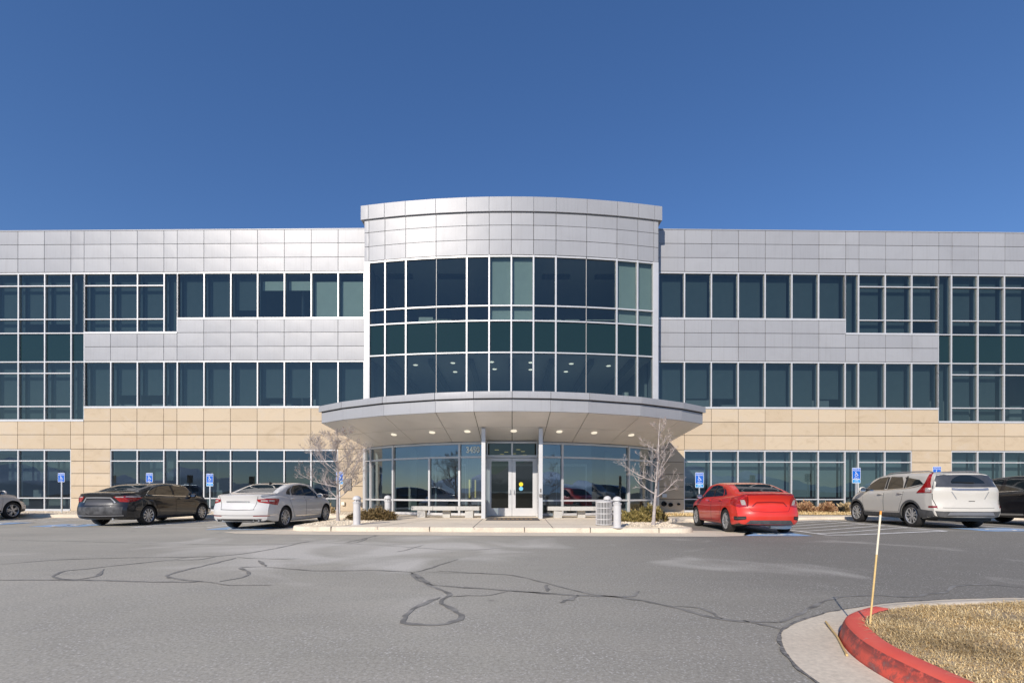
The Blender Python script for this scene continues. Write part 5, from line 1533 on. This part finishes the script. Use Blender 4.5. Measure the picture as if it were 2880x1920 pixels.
# ---- white sedan
def white_sedan():
    sp = sedan_base(2.845, 1.10, 1.0, .925, .342, (-.98,1.075), (-.38,1.105), (.70,1.42), (1.35,1.475), (2.50,1.04), .62, tumble=.36)
    c = Car(sp); p = M['p_white']
    root = thing('parked_sedan', 'white sedan with oval tailpipes parked beside the dense bare tree', 'car', (-8.14,15.3,0), R(-3.5))
    c.body(root, p)
    sedan_glass(c, root, ([(-.60,1.125),(0,1.135),(.60,1.125)], [(-.50,1.395),(0,1.41),(.50,1.395)]), ([(-.66,1.05),(0,1.065),(.66,1.05)], [(-.53,1.37),(0,1.39),(.53,1.37)]),
        ([(.52,1.045),(.55,1.2),(.82,1.355)], [(1.28,1.03),(1.28,1.2),(1.26,1.392)]), ([(1.37,1.028),(1.37,1.2),(1.35,1.392)], [(2.36,.99),(2.2,1.12),(1.78,1.36)]),
        ([(.22,1.075),(.26,1.15),(.42,1.24)], [(.46,1.05),(.50,1.2),(.74,1.335)]))
    c.strip('door_pillar', [(1.325,1.03),(1.305,1.395)], .06, 'side', M['trim'], root, off=.006)
    c.patch('roof_panel', [(-.47,.86),(0,.84),(.47,.86)], [(-.46,1.98),(0,2.02),(.46,1.98)], 'top', M['trim'], root, off=.004, mirror=False, n=12, m=10)
    c.door(root, [(.54,.34),(.46,.55),(.33,.76),(.24,.99)], [(1.30,.33),(1.31,.6),(1.31,.985)], p, .45, .92, p)
    c.door(root, [(1.33,.33),(1.34,.6),(1.34,.984)], [(2.38,.32),(2.42,.6),(2.34,.94)], p, 1.50, .90, p)
    c.strip('door_moulding', [(.60,.365),(1.3,.355),(2.35,.345)], .03, 'side', M['chrome'], root, off=.012)
    lo = c.patch('tail_light', [(26,.92),(38,.942),(50,.945),(60,.925)], [(28,.84),(38,.80),(48,.755),(55,.74)], 'wrap', M['lens_red'], root, off=.009, n=18, m=6)
    for q, l in zip((1,-1), lo):
        mb = MB(); mb.grid([[c.hit('wrap', q*a, .885-(a-26)*.0008+d, .0125) for a in np.linspace(31,49,10)] for d in (-.022,.022)]); obj('clear_lens', mb, M['lens_clear'], l, smooth=60)
    c.patch('trunk_strip', [(-.36,.865),(0,.87),(.36,.865)], [(-.36,.83),(0,.83),(.36,.83)], 'rear', M['chrome'], root, off=.010, mirror=False, n=14)
    for x in (-1,1): c.strip('trunk_gap', [(x*.60,1.02),(x*.56,.86),(x*.50,.62)], .012, 'rear', M['clad'], root, mirror=False)
    c.strip('trunk_gap', [(-.52,.615),(0,.60),(.52,.615)], .016, 'rear', M['clad'], root, mirror=False)
    c.strip('bumper_strip', [(-56,.452),(-30,.442),(0,.44),(30,.442),(56,.452)], .016, 'wrap', M['chrome'], root, off=.007, mirror=False, n=40)
    c.strip('reflector', [(22,.425),(42,.428)], .022, 'wrap', M['lens_red2'], root, off=.009)
    c.patch('rear_valance', [(-.70,.335),(0,.335),(.70,.335)], [(-.62,.235),(0,.225),(.62,.235)], 'rear', M['trim'], root, off=.005, mirror=False, n=16)
    for x in (-.56,.56):
        mb = MB(); y = c.hit('rear', x, .285, 0).y
        def el(a, r): return (x+.105*r*math.cos(a), .283+.045*r*math.sin(a))
        A = [el(a, 1) for a in np.linspace(0,2*math.pi,21)]; B = [el(a, .78) for a in np.linspace(0,2*math.pi,21)]
        mb.grid([[(q[0],y+.10,q[1]) for q in A],[(q[0],y-.03,q[1]) for q in A],[(q[0],y-.03,q[1]) for q in B],[(q[0],y+.05,q[1]) for q in B]]); e = obj('exhaust', mb, M['chrome'], root, smooth=40)
        mb = MB(); mb.quad([(q[0],y+.02,q[1]) for q in B[:-1]]); obj('exhaust_bore', mb, M['dark'], e, recalc=False)
    mb = MB(); z = c.zt(.72); mb.hexa([(-.02,.62,z-.01),(.02,.62,z-.01),(.015,.82,z),(-.015,.82,z),(-.006,.62,z+.06),(.006,.62,z+.06),(.004,.70,z+.05),(-.004,.70,z+.05)]); obj('antenna', mb, M['trim'], root)
    c.mirrors(root, 2.18, 1.02, p); c.wheels(root, 'multi'); return root
white_sedan()

# ---- red sedan
def red_sedan():
    sp = sedan_base(2.70, .97, .94, .90, .325, (-.86,1.075), (-.55,1.095), (.45,1.355), (1.20,1.415), (2.35,1.01), .60, tumble=.38, cr=.30,
       rear=[(.15,.16),(.27,.06),(.38,.01),(.50,0),(.62,.03),(.70,.08),(.80,.10),(.95,.06),(1.04,.0),(1.10,.03)])
    c = Car(sp); p = M['p_red']
    root = thing('parked_sedan', 'bright red sedan with clear and red tail lights beside the hatched bay', 'car', (7.05,13.78,0), R(-4)); root.scale = (.975,1.0,1.04)
    c.body(root, p)
    sedan_glass(c, root, ([(-.62,1.12),(0,1.13),(.62,1.12)], [(-.50,1.335),(0,1.345),(.50,1.335)]), ([(-.64,1.02),(0,1.035),(.64,1.02)], [(-.51,1.32),(0,1.34),(.51,1.32)]),
        ([(.38,1.01),(.42,1.15),(.70,1.285)], [(1.14,.985),(1.14,1.15),(1.12,1.33)]), ([(1.22,.983),(1.22,1.15),(1.20,1.332)], [(2.18,.95),(2.04,1.07),(1.60,1.30)]),
        ([(.12,1.04),(.18,1.10),(.32,1.18)], [(.32,1.015),(.36,1.14),(.60,1.265)]))
    c.strip('door_pillar', [(1.18,.985),(1.16,1.335)], .06, 'side', M['trim'], root, off=.006)
    c.door(root, [(.50,.31),(.42,.52),(.30,.72),(.22,.96)], [(1.15,.30),(1.16,.6),(1.16,.945)], p, .38, .885, p)
    c.door(root, [(1.18,.30),(1.19,.6),(1.19,.944)], [(2.22,.29),(2.26,.6),(2.18,.905)], p, 1.34, .865, p)
    lo = c.patch('tail_light', [(30,1.045),(36,1.03),(46,.985),(58,.93)], [(32,.74),(42,.715),(50,.76),(58,.80)], 'wrap', M['lens_red'], root, off=.010, n=18, m=8)
    for q, l in zip((1,-1), lo):
        mb = MB(); mb.grid([[c.hit('wrap', q*a, z, .014) for a in np.linspace(a0,a1,6)] for z, a0, a1 in ((.775,33.2,38.5),(.85,33.8,40.0),(.915,35.0,40.0))]); obj('clear_lens', mb, M['lens_clear'], l, smooth=60)
        c2 = [(30.5,1.05),(36,1.035),(46,.99),(58,.935)]
    c.strip('lamp_outline', [(31,.75),(30,.93),(30,1.052),(36,1.038),(46,.993),(58,.937)], .03, 'wrap', M['lens_red2'], root, off=.011)
    c.patch('spoiler_lip', [(-.62,1.075),(0,1.085),(.62,1.075)], [(-.60,1.045),(0,1.055),(.60,1.045)], 'rear', p, root, off=.022, mirror=False, n=18, m=3)
    c.strip('lip_shadow_gap', [(-.60,1.035),(0,1.043),(.60,1.035)], .014, 'rear', M['lens_red2'], root, off=.006, mirror=False)
    c.strip('plate_brow', [(-.46,.745),(-.36,.845),(0,.858),(.36,.845),(.46,.745)], .030, 'rear', M['lens_red2'], root, off=.006, mirror=False, n=30)
    c.strip('trunk_gap', [(-.62,.80),(-.48,.615),(0,.60),(.48,.615),(.62,.80)], .010, 'rear', M['lens_red2'], root, mirror=False, n=30)
    c.patch('bumper_vent', [(32,.485),(42,.475),(50,.475)], [(32,.405),(42,.375),(50,.375)], 'wrap', M['trim'], root, off=.006, n=12, m=4)
    c.strip('vent_bar', [(33,.435),(49,.428)], .018, 'wrap', M['clad'], root, off=.016)
    c.patch('rear_valance', [(-.54,.385),(0,.39),(.54,.385)], [(-.64,.285),(0,.285),(.64,.285)], 'rear', M['clad'], root, off=.008, mirror=False, n=16)
    mb = MB(); mb.lathe([(0.001,-.30),(.09,-.28),(.10,-.1),(.10,.15),(.09,.28),(.001,.30)], 16, 'x', c=(.42,-.55,.235)); obj('exhaust', mb, M['steel'], root, smooth=60)
    for k in (-.28,.30): pass
    c.mirrors(root, 2.05, .985, M['trim']); c.wheels(root, 'twin5'); return root
red_sedan()

# ---- pale suv
def suv_spec(wb, ro, fo, w, R_, H, zbelt, cowl, nose, **k):
    ya, yb = -ro, wb+fo
    sp = dict(wb=wb, R=R_, arch=R_+.055, tumble=.25, cr=.22, cp=3.6, cf=.42, wrapc=.15, wrapf=wb-.2, blend=.8, edge=.12, crown=.03,
      top=[(ya,H-.085),(ya+.35,H-.045),(.4,H-.01),(1.0,H),(1.6,H-.045),(2.0,H-.16),(cowl[0]-.22,cowl[1]+.16),(cowl[0],cowl[1]),(cowl[0]+.5,cowl[1]-.09),(yb-.2,nose+.07),(yb,nose)],
      belt=[(ya,zbelt+.02),(.0,zbelt),(1.4,zbelt-.05),(cowl[0],cowl[1]-.08),(cowl[0]+.5,cowl[1]-.17),(yb-.2,nose),(yb,nose-.1)],
      width=[(ya,w-.04),(ya+.3,w-.005),(.1,w),(wb*.5,w-.01),(wb,w),(yb-.35,w-.03),(yb,w-.13)],
      beltw=[(ya,.055),(.2,.05),(2.0,.06),(cowl[0],.10),(yb-.4,.15),(yb,.2)],
      under=[(ya,.34),(ya+.35,.26),(.3,.235),(wb-.3,.235),(yb-.3,.25),(yb,.30)],
      rear=[(.2,.10),(.38,.02),(.50,0),(.62,.005),(.70,.05),(.85,.06),(1.05,.055),(1.15,.08),(1.22,.12),(1.45,.25),(H-.08,.31),(H,.27)],
      front=[(.2,.10),(.35,.02),(.5,0),(.7,.03),(.85,.10),(1.05,.25)])
    sp.update(k); return sp
def pale_suv():
    sp = suv_spec(2.62, 1.02, .90, .915, .345, 1.645, 1.115, (2.42,1.12), .72)
    c = Car(sp); p = M['p_pearl']
    root = thing('parked_suv', 'dusty pearl white suv with grey lower trim and tall tail lights', 'car', (13.07,14.45,.115), R(-5)); root.scale = (1.02,1.0,1.02)
    c.body(root, p)
    c.patch('rear_window', [(-43.5,1.18),(-20,1.17),(0,1.165),(20,1.17),(43.5,1.18)], [(-40,1.54),(-18,1.565),(0,1.57),(18,1.565),(40,1.54)], 'wrap', M['car_glass2'], root, off=.005, n=26, m=10, mirror=False)
    A = [(-.32+.64*t, 1.30) for t in np.linspace(0,1,15)]; B = [(-.36+.78*t, 1.31+.22*math.sin(math.pi*min(1,(.03+t*.94)))**.7) for t in np.linspace(0,1,15)]
    c.patch('wiped_glass', [(-.42+.86*t,1.275) for t in np.linspace(0,1,15)], [(-.42+.86*t,1.28+.235*math.sin(math.pi*(.02+.96*t))**.55) for t in np.linspace(0,1,15)], 'rear', M['car_glass'], root, off=.007, n=20, m=6, mirror=False)
    mb = MB(); mb.tube([c.hit('rear',-.40,1.318,.018),c.hit('rear',-.05,1.295,.03),c.hit('rear',.14,1.285,.03)], [.006,.009,.016], 6); obj('wiper', mb, M['trim'], root)
    c.strip('brake_light', [(-.30,1.612),(.0,1.620),(.30,1.612)], .022, 'rear', M['lens_red2'], root, off=.02, mirror=False)
    lo = c.patch('tail_light', [(44.5,1.60),(45,1.45),(45.5,1.30),(44.5,1.18),(43.5,1.02)], [(48.5,1.60),(51,1.45),(54,1.30),(60,1.15),(67,1.015)], 'wrap', M['lens_red'], root, off=.012, n=20, m=7)
    for q, l in zip((1,-1), lo):
        mb = MB(); mb.grid([[c.hit('wrap', q*a, z, .0155) for a in np.linspace(44.2,51.5,7)] for z in (1.035,1.08,1.125,1.16)]); obj('clear_lens', mb, M['lens_clear'], l, smooth=60)
    c.patch('windscreen', [(-.66,1.13),(0,1.15),(.66,1.13)], [(-.54,1.50),(0,1.53),(.54,1.50)], 'front', M['car_glass'], root, off=.005, n=18, m=8, mirror=False)
    for A, B in (([(.40,1.165),(.44,1.35),(.56,1.515)], [(1.12,1.135),(1.11,1.35),(1.08,1.54)]), ([(1.26,1.13),(1.25,1.35),(1.22,1.54)], [(2.34,1.10),(2.18,1.22),(1.66,1.50)]), ([(-.38,1.28),(-.34,1.31),(-.20,1.40)], [(.27,1.175),(.30,1.35),(.42,1.50)])):
        c.patch('side_window', A, B, 'side', M['car_glass'], root, off=.005, n=14, m=8)
    c.strip('window_trim', [(2.38,1.085),(1.2,1.115),(.3,1.15),(-.1,1.19),(-.44,1.28)], .016, 'side', M['chrome'], root, off=.008, n=30)
    for y, q in ((1.19,.09),(.335,.07)): c.strip('door_pillar', [(y,1.15),(y-.02,1.525)], q, 'side', M['trim'], root, off=.006)
    c.door(root, [(.52,.45),(.47,.62),(.38,.80),(.33,1.07)], [(1.19,.44),(1.20,.7),(1.20,1.055)], p, .46, 1.0, p)
    c.door(root, [(1.22,.44),(1.23,.7),(1.23,1.052)], [(2.20,.43),(2.24,.7),(2.26,1.03)], p, 1.38, .975, p)
    c.patch('sill_cladding', [(.42,.415),(1.3,.40),(2.2,.405)], [(.46,.27),(1.3,.265),(2.16,.27)], 'side', M['clad'], root, off=.008, n=20, m=4)
    for y in (0, 2.62):
        an = np.linspace(R(-12), R(192), 30)
        A = [(y+.405*math.cos(a), .35+.405*math.sin(a)) for a in an]; B = [(y+.465*math.cos(a), .35+.465*math.sin(a)) for a in an]
        c.patch('arch_cladding', A, B, 'side', M['clad'], root, off=.010, n=30, m=3)
    c.patch('bumper_cladding', [(-66,.56),(-46,.52),(-34,.50),(0,.50),(34,.50),(46,.52),(66,.56)], [(-60,.30),(-40,.31),(0,.32),(40,.31),(60,.30)], 'wrap', M['clad'], root, off=.007, n=36, m=6, mirror=False)
    c.patch('skid_strip', [(-.55,.475),(-.40,.48),(.40,.48),(.55,.475)], [(-.60,.395),(-.45,.40),(.45,.40),(.60,.395)], 'rear', M['satin'], root, off=.014, n=20, m=3, mirror=False)
    c.patch('reflector', [(38,.645),(47,.645)], [(38,.60),(47,.60)], 'wrap', M['lens_red2'], root, off=.009)
    c.strip('tailgate_strip', [(-.47,1.125),(-.33,1.11),(0,1.108),(.33,1.11),(.47,1.125)], .058, 'rear', M['satin'], root, off=.014, mirror=False)
    c.strip('tailgate_gap', [(-43,1.22),(-43,.85),(-40,.70),(-38,.58)], .012, 'wrap', M['seam'], root, mirror=False); c.strip('tailgate_gap', [(43,1.22),(43,.85),(40,.70),(38,.58)], .012, 'wrap', M['seam'], root, mirror=False)
    c.strip('tailgate_gap', [(-.70,.60),(0,.585),(.70,.60)], .010, 'rear', M['clad'], root, mirror=False)
    for x in (-1,1): c.strip('plate_crease', [(x*.48,1.05),(x*.38,.88),(x*.36,.84)], .018, 'rear', M['satin'], root, off=.003, mirror=False)
    c.strip('tailgate_handle', [(-.06,.785),(.10,.785)], .016, 'rear', M['trim'], root, off=.006, mirror=False)
    for sg in (-1,1):
        mb = MB(); P = []
        for y in (-.45,-.25,.3,.9,1.35,1.5): 
            q = c.hit('top', sg*.575, y, 0); P.append((q.x, q.y, q.z+(.012 if y in (-.45,1.5) else .042)))
        mb.tube(P, .018, 8); obj('roof_rail', mb, M['satin'], root, smooth=50)
    c.mirrors(root, 2.14, 1.13, p, .11); c.wheels(root, 'swirl')
    mb = MB(); mb.box(-.7,.7,-.75,.4,.22,.30); obj('underbody', mb, M['trim'], root); return root
pale_suv()

def plain_suv(label, loc, rz, p, style, H=1.62, **k):
    sp = suv_spec(2.70, 1.0, .92, .91, .355, H, 1.08, (2.50,1.08), .70, **k)
    c = Car(sp)
    root = thing('parked_suv', label, 'car', loc, rz)
    c.body(root, p)
    c.patch('rear_window', [(-42,1.24),(0,1.23),(42,1.24)], [(-37,1.50),(0,1.52),(37,1.50)], 'wrap', M['car_glass'], root, off=.005, n=22, m=8, mirror=False)
    c.patch('windscreen', [(-.66,1.10),(0,1.12),(.66,1.10)], [(-.54,1.46),(0,1.49),(.54,1.46)], 'front', M['car_glass'], root, off=.005, n=18, m=8, mirror=False)
    for A, B in (([(.40,1.13),(.44,1.32),(.56,1.48)], [(1.12,1.10),(1.11,1.32),(1.08,1.50)]), ([(1.24,1.10),(1.23,1.32),(1.20,1.50)], [(2.40,1.07),(2.2,1.19),(1.68,1.46)]), ([(-.40,1.22),(-.36,1.26),(-.22,1.38)], [(.29,1.14),(.32,1.32),(.44,1.47)])):
        c.patch('side_window', A, B, 'side', M['car_glass'], root, off=.005, n=14, m=8)
    c.strip('window_trim', [(2.44,1.055),(1.2,1.08),(.3,1.115),(-.44,1.20)], .016, 'side', M['chrome'], root, off=.008)
    c.door(root, [(.52,.42),(.47,.60),(.38,.80),(.33,1.04)], [(1.17,.41),(1.18,.7),(1.18,1.02)], p, .46, .97, p)
    c.door(root, [(1.20,.41),(1.21,.7),(1.21,1.018)], [(2.24,.40),(2.28,.7),(2.30,1.0)], p, 1.36, .95, p)
    c.strip('sill_trim', [(.46,.36),(1.3,.345),(2.24,.345)], .06, 'side', M['chrome'] if p is M['p_black'] else M['trim'], root, off=.010)
    c.patch('headlight', [(26,.86),(40,.90),(52,.93),(60,.95)], [(26,.77),(40,.78),(52,.83),(60,.92)], 'wrapf', M['lens_clear'], root, off=.010)
    c.patch('tail_light', [(32,1.10),(46,1.12),(58,1.08)], [(32,.94),(46,.94),(58,1.0)], 'wrap', M['lens_red'], root, off=.010)
    c.patch('grille', [(-.42,.82),(0,.84),(.42,.82)], [(-.36,.60),(0,.58),(.36,.60)], 'front', M['trim'], root, off=.006, mirror=False)
    c.patch('front_valance', [(-60,.40),(0,.38),(60,.40)], [(-58,.30),(0,.30),(58,.30)], 'wrapf', M['trim'], root, off=.006, mirror=False, n=24)
    c.mirrors(root, 2.24, 1.10, p, .11); c.wheels(root, style); return root
plain_suv('white suv at the left edge, only its nose and front wheel in view', (-21.95,17.42,0), R(0), M['p_grey'], 'five')
plain_suv('black suv at the right edge, mostly hidden by the pale suv', (16.95,14.5,.115), R(0), M['p_black'], 'five', H=1.60)
# ------------------------------------------------------------------ light, sky, camera
AZ, EL = R(24), R(30)
sd_ = Vector((-math.sin(AZ)*math.cos(EL), -math.cos(AZ)*math.cos(EL), math.sin(EL)))
w = bpy.data.worlds.new('World'); scene.world = w; w.use_nodes = True
nt = w.node_tree; N, L = nt.nodes, nt.links
bg = N['Background']; sky = N.new('ShaderNodeTexSky'); sky.sky_type = 'NISHITA'; sky.sun_disc = False
sky.sun_elevation = EL; sky.sun_rotation = math.atan2(sd_.x, sd_.y)
sky.altitude = 1400; sky.air_density = 1.0; sky.dust_density = 0.0; sky.ozone_density = 3.0
bg.inputs['Strength'].default_value = 0.15
hs = N.new('ShaderNodeHueSaturation'); hs.inputs['Saturation'].default_value = 1.30; hs.inputs['Value'].default_value = 1.22; hs.inputs['Hue'].default_value = 0.511
gm = N.new('ShaderNodeGamma'); gm.inputs['Gamma'].default_value = 0.80
L.new(sky.outputs[0], gm.inputs['Color']); L.new(gm.outputs[0], hs.inputs['Color']); L.new(hs.outputs[0], bg.inputs['Color'])
sl_d = bpy.data.lights.new('sun', 'SUN'); sl_d.energy = 4.5; sl_d.angle = R(0.53); sl_d.color = (1.0, 0.925, 0.83)
so = bpy.data.objects.new('sun', sl_d); C.objects.link(so)
so.rotation_euler = (-sd_).to_track_quat('-Z', 'Y').to_euler(); so.location = (-10, -15, 20)
cd = bpy.data.cameras.new('camera'); cam = bpy.data.objects.new('camera', cd); C.objects.link(cam)
cd.sensor_fit = 'HORIZONTAL'; cd.sensor_width = 36.0; cd.lens = 36.0*FPX/2352
cd.shift_y = (YH-784)/2352
cd.clip_start = 0.05; cd.clip_end = 6000
cam.matrix_world = Matrix.Translation((0,0,EYE)) @ Matrix.Rotation(R(90), 4, 'X') @ Matrix.Rotation(0.0018, 4, 'Z')
scene.camera = cam
scene.view_settings.view_transform = 'Standard'; scene.view_settings.look = 'None'
scene.view_settings.exposure = 0; scene.view_settings.gamma = 1
cy = scene.cycles
cy.caustics_reflective = False; cy.caustics_refractive = False
cy.max_bounces = 8; cy.diffuse_bounces = 3; cy.glossy_bounces = 4; cy.transparent_max_bounces = 12
cy.sample_clamp_indirect = 6.0; cy.sample_clamp_direct = 0
cy.use_denoising = True
